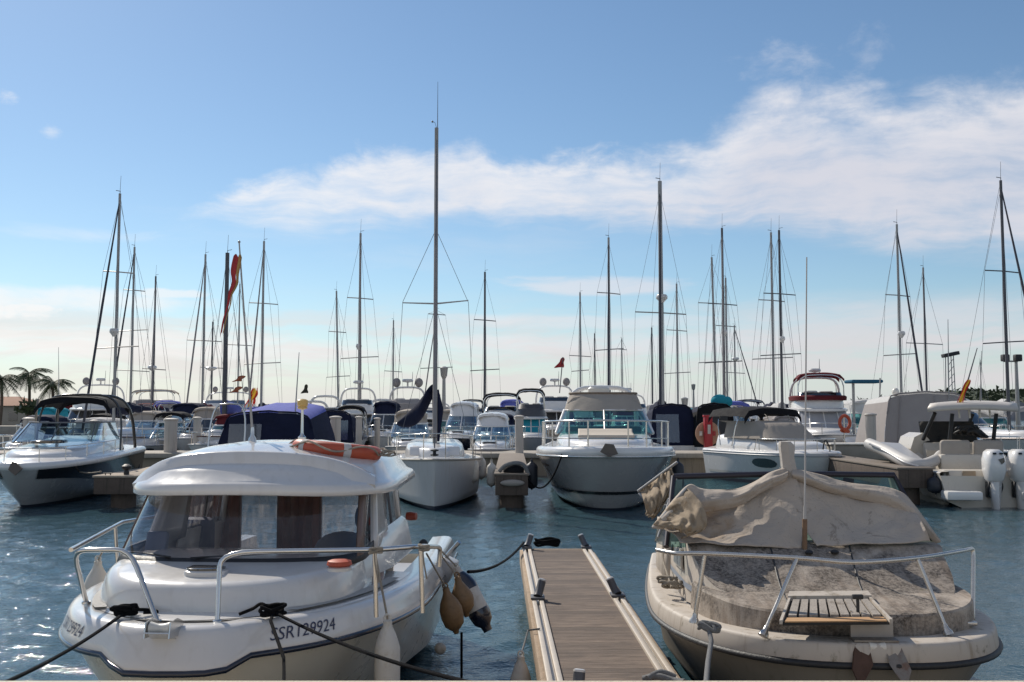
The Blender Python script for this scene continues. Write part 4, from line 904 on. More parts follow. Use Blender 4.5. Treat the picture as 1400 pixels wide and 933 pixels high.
def sheet(name, rows, fold=.03, sd=0., nu=44, nv=22, thick=.006, fr_=3.):
    """rows of (px,py,d) control points, top to bottom; surface wrinkled with noise"""
    rr = [arc([P(*q) for q in r], 12) for r in rows]; k = len(rr[0]); g = []
    cols = [arc([r[i] for r in rr], 8) for i in range(k)]
    n2 = len(cols[0]); out = []
    for j in range(n2):
        ln = []
        for i in range(k):
            u, v = i / (k - 1), j / (n2 - 1); p = cols[i][j]; e = min(1, 6 * min(u, 1 - u) + .25)
            f = noise.noise(Vector((u * fr_ * 1.3 + sd, v * fr_ - u * 1.5, sd))) + .5 * noise.noise(Vector((u * fr_ * 3 + v * 3, v * fr_ * 1.6, sd + 4))) + .9 * (abs(noise.noise(Vector((u * fr_ * 2 - v * 2.4 + sd, v * 2.2 + u * 2, sd + 9)))) - .25) + .5 * (abs(noise.noise(Vector((u * fr_ * 1.2 + v * 5 + sd, v * 1.5 - u * 3, sd + 15)))) - .25)
            rag = .016 * noise.noise(Vector((u * 6 + sd, 3, sd))) * smooth((v - .8) / .2) if name == 'cloth_panel' else 0
            ln.append(IT @ (p + V(0, -1.0, .5) * f * fold * e + V(0, .3, 1) * rag))
        out.append(ln)
    mb = MB(); mb.grid(out); return mb.build(name, stm if name in ('gathered_cloth', 'hanging_corner') else tarpm, T, 180, thick=thick)
sheet('cloth_panel', [[(1083, 640, 8.40), (1045, 655, 8.42), (1005, 675, 8.42), (960, 678, 8.36), (915, 700, 8.25)], [(1095, 672, 8.26), (1040, 683, 8.28), (990, 700, 8.28), (945, 716, 8.22), (908, 722, 8.1)], [(1098, 710, 8.10), (1045, 715, 8.12), (1000, 722, 8.12), (955, 728, 8.12), (922, 730, 8.0)], [(1096, 749, 7.90), (1050, 749, 7.90), (1005, 746, 7.91), (965, 744, 7.95), (930, 742, 7.9)]], .034, 1., fr_=2.2)
sheet('cloth_panel', [[(1079, 640, 8.42), (1118, 652, 8.42), (1158, 664, 8.42), (1208, 671, 8.42), (1240, 688, 8.36)], [(1086, 672, 8.28), (1130, 682, 8.28), (1165, 688, 8.28), (1210, 692, 8.28), (1252, 700, 8.22)], [(1092, 708, 8.12), (1140, 712, 8.12), (1180, 716, 8.12), (1225, 718, 8.12), (1265, 722, 8.0)], [(1117, 747, 7.90), (1150, 746, 7.89), (1190, 744, 7.89), (1235, 743, 7.90), (1272, 740, 7.95)]], .020, 5., fr_=2.2)
# rolled hem along the top, hanging corner right, gathered bunch left
sheet('rolled_hem', [[(1082, 639, 8.42), (1120, 649, 8.40), (1158, 660, 8.40), (1221, 669, 8.38), (1250, 690, 8.3), (1283, 736, 8.15)], [(1083, 648, 8.32), (1120, 659, 8.28), (1158, 670, 8.28), (1219, 680, 8.26), (1250, 700, 8.2), (1286, 741, 8.08)], [(1083, 654, 8.36), (1120, 668, 8.31), (1158, 680, 8.31), (1216, 692, 8.28), (1246, 708, 8.22), (1278, 744, 8.1)]], .016, 8., fr_=3)
sheet('rolled_hem', [[(1079, 639, 8.42), (1056, 645, 8.38), (1010, 667, 8.36), (965, 669, 8.3), (937, 667, 8.25), (893, 718, 8.1)], [(1077, 650, 8.32), (1054, 656, 8.26), (1010, 679, 8.2), (965, 684, 8.14), (934, 690, 8.1), (892, 722, 8.04)], [(1075, 658, 8.36), (1052, 668, 8.3), (1008, 692, 8.24), (962, 702, 8.18), (938, 712, 8.12), (905, 724, 8.06)]], .03, 3., fr_=3.5)
sheet('gathered_cloth', [[(940, 668, 8.2), (920, 686, 8.15), (905, 705, 8.1), (893, 718, 8.05)], [(960, 690, 8.0), (945, 702, 7.95), (925, 712, 7.95), (905, 720, 8.0)], [(965, 722, 7.9), (950, 722, 7.84), (932, 722, 7.86), (912, 722, 7.96)], [(930, 736, 7.9), (940, 732, 7.86), (930, 726, 7.9), (918, 722, 7.98)]], .045, 12., fr_=4)
sheet('hanging_corner', [[(918, 640, 8.75), (905, 650, 8.8), (890, 660, 8.85), (876, 672, 8.9)], [(922, 660, 8.6), (912, 672, 8.62), (898, 680, 8.66), (880, 684, 8.75)], [(908, 690, 8.6), (902, 696, 8.62), (895, 702, 8.66), (884, 700, 8.75)], [(895, 708, 8.6), (892, 708, 8.62), (888, 706, 8.66), (882, 702, 8.75)]], .05, 20., fr_=5)
for a, b in (((872, 672, 8.9), (926, 632, 8.7)), ((874, 675, 8.9), (905, 700, 8.6)), ((893, 722, 8.05), (938, 668, 8.2)), ((900, 735, 8.4), (926, 650, 8.62))):
    mb = MB(); mb.tube([IT @ P(*a), IT @ P(*b)], .012, 8); mb.build('frame_tube', alu, T)
mb = MB(); rr = []
for (xa, xb, y) in ((1068, 1081, 604), (1067, 1087, 610), (1069, 1086, 625), (1071, 1090, 645), (1070, 1095, 664)):
    a, b = P(xa, y, 8.4), P(xb, y, 8.4); rr.append([IT @ a, IT @ (a + V(.0, .07, 0)), IT @ (b + V(.0, .09, 0)), IT @ b, IT @ (a.lerp(b, .5) + V(0, -.04, 0))])
mb.loft(rr); mb.build('wrapped_post', mat('wrapped_post', (.42, .38, .34), .7, 0, .15, 5, .4, 20), T, 30)
# bow line
p = Pz(969, 860, .97); mb = MB(); knot(mb, p, .05, .014, 3, 9); mb.tube([p, p + V(.0, -.08, -.06), P(968, 905, 6.2), P(963, 960, 5.4)], .016, 8)
tag(mb.build('mooring_line', ropeg, None, 60), 'grey mooring line hanging from the left bow of the neglected motorboat', 'rope')
p = Pz(905, 932, PZ + .04); mb = MB(); mb.tube(arc([p + V(-.12, .06, .0), p + V(-.03, .02, .03), p + V(.08, -.02, .01), p + V(.14, -.1, .02)], 5), .024, 8); mb.tube(arc([p + V(-.1, .0, .02), p + V(0, .05, .05), p + V(.1, .03, .02)], 5), .022, 8)
tag(mb.build('rope_end', ropeg, None, 60), 'thick grey rope lying over the near right corner of the pontoon', 'rope')
c = B.matrix_basis @ V(-1.10, 1.75, .97); mb = MB(); knot(mb, c, .07, .011, 3, 14); knot(mb, c + V(.0, .25, .0), .06, .011, 3, 15); mb.tube(arc([c, c + V(.02, .35, .05), c + V(.05, .8, .12), c + V(.12, 1.2, .3)], 6), .011, 6)
tag(mb.build('tangled_line', ropew, None, 60), 'tangled pale line on the left side deck of the neglected motorboat', 'rope')
# ================================================================== FRONT ROW across the water
# ---- cruiser bow-on, green windscreen (centre)
p = P(832, 640, 23.6); Cc = thing('motor_cruiser', 'white motor cruiser bow-on with a green windscreen, sun pad and beige canvas top', 'boat', (p.x, 23.6, 0), 4.0)
h = Hull(10.5, 3.62, 1.32, 1.15, draft=.5, ym=.34, n=2.0, m=2.4, rake=1.0, cb=.56, cs=.92, vc=.36, q=.9)
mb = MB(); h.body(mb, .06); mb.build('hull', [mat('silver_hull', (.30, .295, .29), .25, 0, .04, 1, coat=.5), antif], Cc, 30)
for s in (-1, 1):
    mb = MB(); h.patch(mb, .0, .7, .40, .47, s, .03, 30, 1); mb.build('hull_stripe', blackg, Cc)
    mb = MB(); h.patch(mb, .16, .30, 1.0, 1.06, s, .01, 6, 1); mb.build('hull_vent', steel, Cc)
mb = MB(); h.sweep(mb, [(-.01, -.02), (.03, .02), (.05, .08), (.04, .16), (.0, .21), (-.06, .23), (-.16, .22)]); mb.build('bulwark', whitec, Cc, 50)
rub(h, 'rub_rail', steel, Cc, .022, .0, .04)
mb = MB(); h.deck(mb, .15, .215, .07); mb.build('deck', white, Cc, 50)
mb = MB(); stack(mb, outline(1.36, 1.0, 8.2, 2.2, .5, .95), [(0, 1.3), (0, 1.45), (.05, lambda x, y: 1.52 + .03 * y), (.16, lambda x, y: 1.60 + .035 * y), (.4, lambda x, y: 1.63 + .035 * y)]); mb.build('coachroof', whitec, Cc, 60)
mb = MB(); mb.grid([[V(x, y, 1.66 + .035 * y + .05 + dz) for x in (-.72, -.68, 0, .68, .72)] for y, dz in ((1.9, -.06), (1.95, -.02), (3.0, .0), (3.1, .04), (3.3, .07), (3.5, .03))]); mb.build('sun_pad', mat('sunpad_vinyl', (.52, .45, .37), .7, 0, .08, 5, .3, 14), Cc, 30, thick=.06)
wl = wrap(1.34, 3.7, 7.0, 1.78, 2.8); wh = wrap(1.12, 4.7, 7.0, 2.42, 2.8)
def wq(i, f): return wl[i].lerp(wh[i], f)
mb = MB(); mb.grid([[wq(i, f) for i in range(0, 53)] for f in (0, .5, 1)]); mb.build('windscreen', glass('sea_green_glass', (.16, .42, .38), .10), Cc, 60)
mb = MB(); mb.tube([wq(i, 1) for i in range(0, 53)], .03, 6); mb.build('windscreen_frame', whitec, Cc, 60)
for i in (26, 8, 44): mb = MB(); mb.tube([wq(i, 0), wq(i, 1)], .028 if i == 26 else .05, 6); mb.build('windscreen_pillar', whitec if i != 26 else alu, Cc, 60)
mb = MB(); mb.box((0, 5.8, 1.85), (2.2, 1.0, .2), bev=.05); mb.build('dashboard', greyg, Cc)
tp = wrap(1.13, 4.66, 7.2, 2.42, 2.8); t2 = wrap(1.04, 5.0, 7.2, 2.74, 2.8); t3 = wrap(.98, 5.2, 7.2, 2.90, 2.6)
mb = MB(); rr = []
for f in range(7):
    k = f / 6; r = []
    for i in range(53):
        q = tp[i].lerp(t2[i], k * 2) if k < .5 else t2[i].lerp(t3[i], k * 2 - 1); q = q + V(0, -.03 * noise.noise(Vector((i * .35, k * 2, 1))), -.10 * (abs(i - 26) / 26) ** 3 * k); r.append(q)
    rr.append(r)
mb.grid(rr); mb.build('canvas_front', beige, Cc, 60)
mb = MB(); canopy(mb, 1.03, 5.15, 7.6, 2.78, .12, .1, wave=.03); mb.build('canvas_top', beige, Cc, 60)
mb = MB(); mb.tube([q + V(0, 0, .01) for q in t3[6:47]], .035, 6); mb.build('canvas_hem', mat('brown_trim', (.2, .15, .11), .8), Cc, 60)
mb = MB(); stack(mb, outline(.32, -.2, .25, 3, .5, 1), [(0, 0), (0, .16), (.05, .21)]); o = mb.build('radar_pod', cream, Cc); o.location = (-.12, 6.0, 2.90)
mb = MB(); mb.tube(bent((-1.1, 7.8, 1.7), (1.1, 7.8, 1.7), 1.45, .4, 14), .07, 8); mb.build('radar_arch', whitec, Cc)
rail(h, Cc, 0.0, .36, .86, .12, (.012, .05, .13, .22, .32), .022, 16, True)
mb = MB(); mb.box((0.0, -.06, 1.46), (.16, .4, .03)); mb.prism([V(-.2, -.3, 1.45), V(.0, -.36, 1.34), V(.22, -.28, 1.40), V(.12, -.2, 1.62), V(-.08, -.22, 1.64)], (0, .05, 0)); mb.build('anchor', mat('dull_anchor', (.13, .11, .09), .5, .6), Cc, merge=False)
for x, lab in ((-1, 'dark fender at the left side of the green windscreen cruiser'), (1, 'dark fender at the right side of the green windscreen cruiser')):
    q = P(727 if x < 0 else 927, 628, 25.6); fender(q, .75, .15, fendd, label=lab, group='dark fenders of the green windscreen cruiser')
a = P(770, 617, 24.2); tag(MB().tube(sag(a, P(722, 655, 24.8), .5), .022, 6).build('mooring_line', ropeb, None, 60), 'dark slack mooring line on the left bow of the green windscreen cruiser', 'rope')
# ---- black and white sports cruiser (left)
p = P(22, 650, 24.2); D = thing('sports_cruiser', 'white sports cruiser with a black upper hull side, arched black bimini and bow anchor', 'boat', (p.x, 24.2, 0), -8)
h = Hull(7.6, 2.9, .98, 1.12, draft=.45, ym=.5, n=2.0, m=2.2, rake=1.2, cb=.36, cs=.9, vc=.45, q=.9)
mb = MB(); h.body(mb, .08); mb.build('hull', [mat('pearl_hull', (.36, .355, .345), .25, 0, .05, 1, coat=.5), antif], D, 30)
for s in (-1, 1):
    mb = MB(); h.patch(mb, .02, .98, lambda t: lerp(.74, .36, smooth(t * 1.3)), lambda t: h.zs(t) - .01, s, .03, 24, 3); mb.build('black_side_panel', blackg, D)
    mb = MB(); h.patch(mb, .46, .52, .84, 1.0, s, .02, 6, 2, True); mb.build('porthole', winb, D)
mb = MB(); h.sweep(mb, [(-.01, -.02), (.03, .02), (.04, .08), (.0, .15), (-.08, .17), (-.16, .17)]); mb.build('bulwark', whitec, D, 50)
mb = MB(); h.deck(mb, .15, .165, .09); mb.build('deck', whitec, D, 50)
mb = MB(); stack(mb, outline(1.08, .8, 6.2, 2.2, .45, .96), [(0, .95), (0, 1.16), (.06, lambda x, y: 1.22 + .06 * y), (.2, lambda x, y: 1.27 + .065 * y), (.5, lambda x, y: 1.3 + .065 * y)]); mb.build('coachroof', whitec, D, 60)
mb = MB(); stack(mb, outline(.42, 1.9, 2.7, 2.2, .5, 1), [(0, 1.55), (0, 1.62), (.03, 1.635)]); mb.build('deck_hatch', winb, D, 50)
wl = wrap(1.12, 2.5, 5.4, 1.58, 2.5); wh = wrap(.98, 3.4, 5.4, 2.08, 2.5)
def wq(i, f): return wl[i].lerp(wh[i], f)
mb = MB(); mb.grid([[wq(i, f) for i in range(53)] for f in (0, .5, 1)]); mb.build('windscreen', glass('blue_glass', (.45, .6, .66), .22), D, 60)
mb = MB(); mb.tube([wq(i, 1) for i in range(53)], .022, 6); mb.build('windscreen_frame', mat('grey_frame', (.2, .2, .21), .4, .5), D, 60)
for i in (14, 26, 38): mb = MB(); mb.tube([wq(i, 0), wq(i, 1)], .016, 6); mb.build('windscreen_pillar', MATS['grey_frame'], D, 60)
mb = MB(); canopy(mb, 1.0, 3.4, 5.6, 2.66, .18, .16, wave=.03); mb.build('bimini', black, D, 60).location.x = .28
for y, dy in ((3.8, -.3), (5.6, .9)): mb = MB(); mb.tube(bent((-.95, y + dy, 1.3), (1.28, y + dy, 1.3), 1.56, -dy * .7, 16), .05 if dy > 0 else .03, 8); mb.build('bimini_frame' if dy < 0 else 'targa_arch', blackg, D, 60)
mb = MB(); mb.grid([[V(-.8, 3.9, 2.74), V(-.85, 4.3, 2.74)], [V(-.85, 3.95, 2.4), V(-.9, 4.25, 2.4)], [V(-.9, 4.1, 1.6), V(-.92, 4.25, 1.6)]]); mb.build('side_curtain', beige, D, 60, thick=.02)
mb = MB(); mb.box((0, 5.8, 1.4), (1.9, 1.4, .4), bev=.1); mb.build('cockpit_seat', cream, D)
rail(h, D, 0.0, .62, .5, .14, (.03, .12, .24, .38, .52), .013, 16, False)
mb = MB(); mb.prism([V(.02, -.1, 1.16), V(.2, -.2, 1.02), V(.06, -.26, .86), V(-.12, -.2, 1.0), V(-.08, -.1, 1.18)], (0, .06, 0)); mb.build('anchor', MATS['dull_anchor'], D)
for i, (px, py, dd) in enumerate(((168, 612, 29.5), (185, 610, 31.2))):
    fender(P(px, py, dd), .8, .15, fendd, label=['black fender on the flank of the sports cruiser nearest its bow', 'black fender at the stern quarter of the sports cruiser'][i], group='black fenders of the sports cruiser')
tag(MB().tube(sag(P(84, 634, 26.5), P(138, 645, 25.0), .12), .02, 6).build('mooring_line', ropew, None, 60), 'pale mooring line from the sports cruiser to the dark stub pier', 'rope')
flag('ensign', 'red and yellow ensign hanging under the arch of the black sports cruiser', [P(142, 578, 30.2), P(143, 586, 30.2), P(142, 592, 30.2), P(143, 599, 30.2)], SPAIN, (.05, .09))
# ---- sailing boat bow-on with furled jib
def shroud(o, a, b, r=.008, name='shroud', m=None): return MB().tube([a, b], r, 4).build(name, m or wire, o, 60)
p = P(594, 630, 24.2); E = thing('sailing_boat', 'white sailing boat bow-on with the tallest mast and a navy sail cover', 'sailboat', (p.x, 24.2, 0), -4.3)
h = Hull(8.6, 2.75, 1.22, 1.0, draft=.3, ym=.58, n=1.75, m=1.35, rake=.15, cb=.86, cs=.93, vc=.3, q=1.0, taper=.75)
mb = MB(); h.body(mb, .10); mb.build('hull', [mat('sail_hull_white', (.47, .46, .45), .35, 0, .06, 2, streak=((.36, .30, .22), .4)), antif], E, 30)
rub(h, 'rub_rail', mat('worn_rail', (.36, .32, .27), .6, 0, .3, 8), E, .03, .0, .0)
mb = MB(); h.deck(mb, .03, .01, .08); mb.build('deck', white, E, 50)
mb = MB(); stack(mb, outline(.85, 1.5, 6.0, 1.9, .6, .9), [(0, 1.1), (.02, 1.3), (.08, lambda x, y: 1.36 + .03 * y), (.25, lambda x, y: 1.40 + .03 * y)]); mb.build('coachroof', whitec, E, 60)
mb = MB(); mb.box((0, 2.0, 1.35), (1.3, .05, .3), rot=Matrix.Rotation(R(-40), 3, 'X').to_euler(), bev=.03); mb.build('cabin_front', whitec, E)
for s in (-1, 1):
    mb = MB(); h.patch(mb, .30, .50, .72, .86, s, .01, 8, 2, True); mb.build('painted_emblem', mat('faded_emblem', (.2, .2, .22), .6), E)
mt = IE = inv(E) @ P(588, 175, 28.0); mx0 = 0.0; my = mt.y; mh = mt.z
MB().tube([V(mx0, my, 1.3), V(mx0, my, mh)], [.066, .056], 12).build('mast', mat('pale_mast', (.30, .28, .26), .45, .4, .1, 3), E, 60)
MB().tube([V(0, .12, 1.5), V(0, my - .15, mh - .4)], .016, 6).build('forestay', wire, E)
MB().tube([V(0, .22, 1.75), V(0, .12 + (my - .27) * .5, lerp(1.5, mh - .4, .5)), V(0, my - .2, mh - .8)], [.055, .05, .028], 8).build('furled_jib', greyc, E, 60)
mb = MB(); mb.lathe([(.03, 0), (.1, .02), (.1, .05), (.04, .06), (.04, .12), (.1, .13), (.1, .16), (.03, .18)], c=(0, .1, 1.3), n=14); mb.build('furler_drum', rubber, E)
zs_ = (inv(E) @ P(590, 413, 28.0)).z
for s in (-1, 1):
    MB().tube([V(0, my, zs_ - .05), V(s * .93, my + .1, zs_ + (.06 if s > 0 else -.02))], [.025, .016], 6).build('spreader', alu, E)
    shroud(E, V(s * .93, my + .1, zs_), V(0, my, mh * .72), .009); shroud(E, V(s * .93, my + .1, zs_), V(s * 1.15, my + .2, 1.1), .009); shroud(E, V(0, my, zs_ - .1), V(s * 1.1, my - .3, 1.1), .008)
shroud(E, V(0, my, mh), V(0, 8.3, 1.2), .008, 'backstay')
MB().tube([V(.03, my, mh), V(.03, my, mh + 1.35)], [.012, .005], 5).build('masthead_aerial', wire, E)
mb = MB(); mb.tube([V(0, my, mh), V(-.05, my, mh + .16), V(-.14, my, mh + .18)], .008, 4); mb.ball((-.12, my, mh + .18), .03); mb.build('wind_vane', wire, E, merge=False)
# navy sail cover sagging from the boom to the left
cz = [(588, 531, 28.1, 4), (576, 548, 28.4, 9), (570, 562, 28.6, 9), (558, 574, 28.9, 8), (549, 579, 29.1, 3)]
mb = MB(); rr = []
for x, y, d_, hw_ in [(594, 529, 28.2, .12), (585, 543, 28.3, .34), (579, 557, 28.5, .46), (568, 568, 28.8, .36), (553, 577, 29.2, .18), (545, 580, 29.4, .05)]:
    c = inv(E) @ P(x, y, d_); rr.append([c + V(.12 * math.cos(a) + .5 * hw_ * math.sin(a) * .5, .16 * math.cos(a + .6), hw_ * math.sin(a) + .02 * math.sin(5 * a + x)) for a in [math.pi * 2 * k / 14 for k in range(14)]])
mb.loft(rr); mb.build('sail_cover', navy, E, 60, sub=1)
c = inv(E) @ P(590, 560, 28.1); mb = MB(); mb.tube([c + V(.1, .1, .55), c + V(.18, .1, 0), c + V(.14, .1, -.9)], [.1, .16, .09], 10); mb.build('mast_boot_cover', navy, E, 60)
MB().tube([V(0, my + .1, 2.35), V(0, 7.6, 2.3)], .06, 8).build('boom', alu, E, 60)
for s in (-1, 1):
    for t_ in (.05, .3): q = V(s * max(h.w(t_) - .06, .2), t_ * 8.6 + .15, h.zs(t_)); MB().tube([q, q + V(0, 0, .62)], .013, 6).build('stanchion', steel, E)
MB().tube(arc([V(-1.0, 2.75, 1.72), V(-.7, 1.0, 1.8), V(-.3, .3, 1.84), V(0, .12, 1.85), V(.3, .3, 1.84), V(.7, 1.0, 1.8), V(1.0, 2.75, 1.72)], 5), .014, 6).build('pulpit', steel, E, 60)
for i, (px, py, dd, lab) in enumerate([(648, 625, 27, 'pale fender nearest the bow on the right flank of the sailing boat'), (658, 622, 28.5, 'second pale fender from the bow on the sailing boat'), (672, 630, 26.6, 'pale fender leaning at the left of the narrow stub pier')]):
    fender(P(px, py, dd), .68, .13, fendw, label=lab, group='pale fenders by the sailing boat', rope=[P(px, py, dd), P(px - 1, py - 16, dd)])
# ---- pale cruiser with beige windscreen cover and black bimini (right of centre)
p = P(1138, 640, 31.0); G = thing('covered_cruiser', 'white cruiser with a beige windscreen cover, black bimini and an oval hull window', 'boat', (p.x, 31.0, 0), -21)
h = Hull(5.6, 2.5, 1.0, .95, draft=.4, ym=.52, n=2.0, m=2.2, rake=.9, cb=.4, cs=.9, vc=.42, q=.9)
mb = MB(); h.body(mb, .1); mb.build('hull', [whitec, navyg], G, 30)
for s in (-1, 1):
    mb = MB(); h.patch(mb, .26, .46, .56, .86, s, .012, 14, 3, True); mb.build('oval_window', winb, G)
    mb = MB(); h.patch(mb, .1, .95, .28, .36, s, .008, 20, 1); mb.build('hull_lettering_stripe', mat('pale_stripe', (.5, .48, .44), .5, 0, .3, 30), G)
rub(h, 'rub_rail', greyg, G, .025)
mb = MB(); h.sweep(mb, [(.0, .02), (.02, .08), (-.04, .14), (-.14, .15)]); mb.build('bulwark', whitec, G, 50)
mb = MB(); h.deck(mb, .12, .14, .1); mb.build('deck', whitec, G, 50)
mb = MB(); stack(mb, outline(.96, .6, 5.2, 2.2, .5, .96), [(0, 1.1), (0, 1.22), (.06, lambda x, y: 1.28 + .05 * y), (.2, lambda x, y: 1.34 + .05 * y), (.5, lambda x, y: 1.36 + .05 * y)]); mb.build('coachroof', whitec, G, 60)
wl = wrap(.98, 1.7, 4.6, 1.46, 2.5); wh = wrap(.84, 2.3, 4.6, 1.98, 2.5)
mb = MB(); rr = [[wl[i].lerp(wh[i], f) + V(0, -.03 + .05 * noise.noise(Vector((i * .5, f * 4, 3))), .02) for i in range(53)] for f in (0, .25, .5, .75, 1, )]; mb.grid(rr + [[q + V(0, .5, .06) for q in rr[-1]]]); mb.build('windscreen_cover', beige, G, 60)
mb = MB(); canopy(mb, 1.15, 3.0, 5.2, 2.42, .12, .2, wave=.03, seed=4); mb.build('bimini', black, G, 60)
for y, dy in ((3.4, .4), (4.8, -.3)): MB().tube(bent((-1.12, y + dy, 1.2), (1.12, y + dy, 1.2), 1.28, -dy, 12), .02, 6).build('bimini_frame', steel, G, 60)
rail(h, G, 0.0, .42, .52, .12, (.03, .14, .26, .4), .015, 14)
mb = MB(); stack(mb, outline(.14, -.28, .5, 2, .5, 1), [(0, 1.02), (0, 1.1), (.03, 1.12)]); mb.build('bow_roller', greyg, G)
mb = MB(); mb.tube(arc([V(-.1, .3, 1.2), V(-.05, .25, 1.5), V(.05, .2, 1.3), V(.0, .1, 1.15)], 5), .025, 6); mb.build('anchor', rubber, G)
for px, py, dd, lab in ((1003, 622, 35.6, 'black fender at the stern of the cruiser with the beige windscreen cover'), (1163, 633, 31.6, 'black fender beside the bow of the cruiser with the beige windscreen cover')):
    fender(P(px, py, dd), .8, .17, fendd, tilt=(-.15, 0, -1), label=lab, group='black fenders of the cruiser with the beige windscreen cover')
# ---- outboard boat, stern towards us (far right)
p = P(1362, 690, 25.0); F = thing('outboard_boat', 'white centre console boat with a T-top and big white outboards, stern towards us', 'boat', (p.x, 25.0, 0), 6)
F.rotation_euler = (0, 0, R(180 - 6))       # stern faces the camera: local -y is towards the far side
FL = 7.6; h = Hull(FL, 2.75, 1.25, .78, draft=.35, ym=.6, n=2.0, m=2.0, rake=.8, cb=.4, cs=.9, vc=.45, taper=.96)
F.location = (p.x + FL * math.sin(R(6)) * 1, 25.0 + FL * math.cos(R(6)), 0)
IF = inv(F)
fw = mat('warm_white_gelcoat', (.58, .53, .46), .3, 0, .05, 2, coat=.3)
mb = MB(); h.body(mb, .1); mb.build('hull', [fw, blackg], F, 30)
mb = MB(); h.sweep(mb, [(.0, .0), (.02, .06), (-.04, .1), (-.22, .1), (-.25, -.3)]); mb.build('gunwale', fw, F, 50)
mb = MB(); mb.box((0, FL * .55, .42), (2.3, FL * .75, .05)); mb.build('cockpit_sole', mat('teak_sole', (.3, .25, .2), .8, 0, .1, 8), F)
mb = MB(); mb.box((0, FL - .5, .55), (2.35, .5, .72), bev=.06); mb.build('stern_bench', fw, F)
mb = MB(); mb.box((.9, FL + .25, .32), (.85, .55, .22), bev=.05); mb.build('swim_platform', whitec, F)
mb = MB(); mb.box((-.9, FL + .25, .32), (.85, .55, .22), bev=.05); mb.build('swim_platform', whitec, F)
mb = MB(); mb.box((.55, FL - .22, .68), (.32, .03, .42), bev=.01); mb.build('locker_door', mat('tan_door', (.30, .23, .16), .6), F)
mb = MB(); mb.box((0, FL - 1.7, .95), (1.7, .5, .62), bev=.08); mb.build('helm_seat_base', fw, F)
for x in (-.42, .42): mb = MB(); mb.box((x, FL - 1.62, 1.38), (.78, .18, .5), bev=.09, seg=3); mb.build('helm_seat_back', mat('seat_beige', (.36, .32, .28), .7), F)
mb = MB(); mb.prism([V(-.75, FL - 3.0, .5), V(-.75, FL - 4.1, .5), V(-.75, FL - 3.9, 1.3), V(-.75, FL - 3.2, 1.5), V(-.75, FL - 3.0, 1.3)], (1.5, 0, 0)); mb.build('console', fw, F)
mb = MB(); mb.box((0, FL - 3.5, 1.8), (1.5, .05, .65), rot=Matrix.Rotation(R(25), 3, 'X').to_euler()); mb.build('console_screen', winb, F)
def Fp(px, py, d): return IF @ P(px, py, d)
mb = MB(); rr = []
for px0, px1, dd, z0 in ((1268, 1392, 26.2, 2.42), (1272, 1390, 27.5, 2.56), (1282, 1384, 29.5, 2.60), (1296, 1376, 30.2, 2.54)):
    a, b = Fp(px0, 560, dd), Fp(px1, 560, dd); rr.append([V(lerp(a.x, b.x, k / 10), lerp(a.y, b.y, k / 10), z0 + .06 * (1 - (k / 5 - 1) ** 2)) for k in range(11)])
mb.grid(rr); mb.build('hardtop', mat('hardtop_white', (.55, .5, .44), .45), F, 40, thick=.1)
for (x0, y0, d0, x1, y1, d1) in ((1278, 565, 27.3, 1262, 595, 28.0), (1302, 566, 26.8, 1297, 607, 27.0), (1330, 566, 29.0, 1318, 590, 29.2), (1362, 566, 27.0, 1357, 608, 27.2)):
    MB().tube([Fp(x0, y0, d0), Fp(x1, y1 + 6, d1)], .055, 8).build('top_leg', mat('black_leg', (.02, .02, .022), .4), F, 60)
for px in (1312, 1326, 1340, 1354): a = Fp(px, 572, 26.5); MB().tube([a, a + V(.02, 0, .28)], .025, 6).build('rod_holder', fw, F)
mb = MB(); c = Fp(1322, 592, 27.3)
knot(mb, c, .26, .035, 3, 21); knot(mb, c + V(-.25, .1, -.08), .22, .035, 3, 22); mb.build('coiled_hose', rubber, F, 60, merge=False)
MB().tube([Fp(1312, 560, 27.6), Fp(1336, 476, 27.6)], [.03, .012], 6).build('antenna', wire, F, 60)
MB().tube([Fp(1340, 565, 27.8), Fp(1342, 480, 27.8)], [.014, .006], 5).build('antenna', wire, F, 60)
def outboard(px, label):
    c = P(px, 690, 24.75); o = thing('outboard_motor', label, 'outboard motor', (c.x, 24.75, .0), 4, 'white outboard motors on the centre console boat')
    mb = MB(); rr = []
    for z, w_, y0, y1 in ((.62, .12, -.1, .25), (.72, .2, -.2, .34), (.95, .245, -.28, .40), (1.2, .245, -.26, .42), (1.38, .2, -.18, .38), (1.45, .12, -.1, .3)):
        rr.append([V(w_ * math.copysign(abs(math.cos(a)) ** .75, math.cos(a)), (y0 + y1) / 2 + (y1 - y0) / 2 * math.copysign(abs(math.sin(a)) ** .8, math.sin(a)), z - .08 * math.sin(a) * 0) for a in [math.pi * 2 * k / 20 for k in range(20)]])
    mb.loft(rr); mb.build('cowling', whitec, o, 50)
    for s in (-1, 1): mb = MB(); mb.box((s * .08, -.2, 1.36), (.09, .05, .03), rot=Matrix.Rotation(R(35), 3, 'X').to_euler(), bev=.01); mb.build('air_vent', blackg, o)
    mb = MB(); mb.prism([V(-.02, -.285, 1.22), V(.12, -.27, 1.26), V(.13, -.27, 1.16), V(.06, -.285, 1.1)], (0, .02, 0)); mb.build('cowling_mark', blackg, o)
    mb = MB(); mb.loft([[V(x * w_, y, z) for x, y in ((-1, -.1), (0, -.2), (1, -.1), (1, .12), (0, .2), (-1, .12))] for z, w_ in ((.66, .12), (.3, .09), (-.1, .05), (-.5, .04))]); mb.build('midsection', whitec, o, 50)
    mb = MB(); mb.box((0, .22, .45), (.3, .2, .4), bev=.03); mb.build('transom_bracket', blackg, o)
    for s in (-1, 1): mb = MB(); mb.tube(arc([V(s * .1, .1, .75), V(s * .16, 0, .55), V(s * .14, .15, .3)], 5), .03, 6); mb.build('hose', rubber, o)
    return o
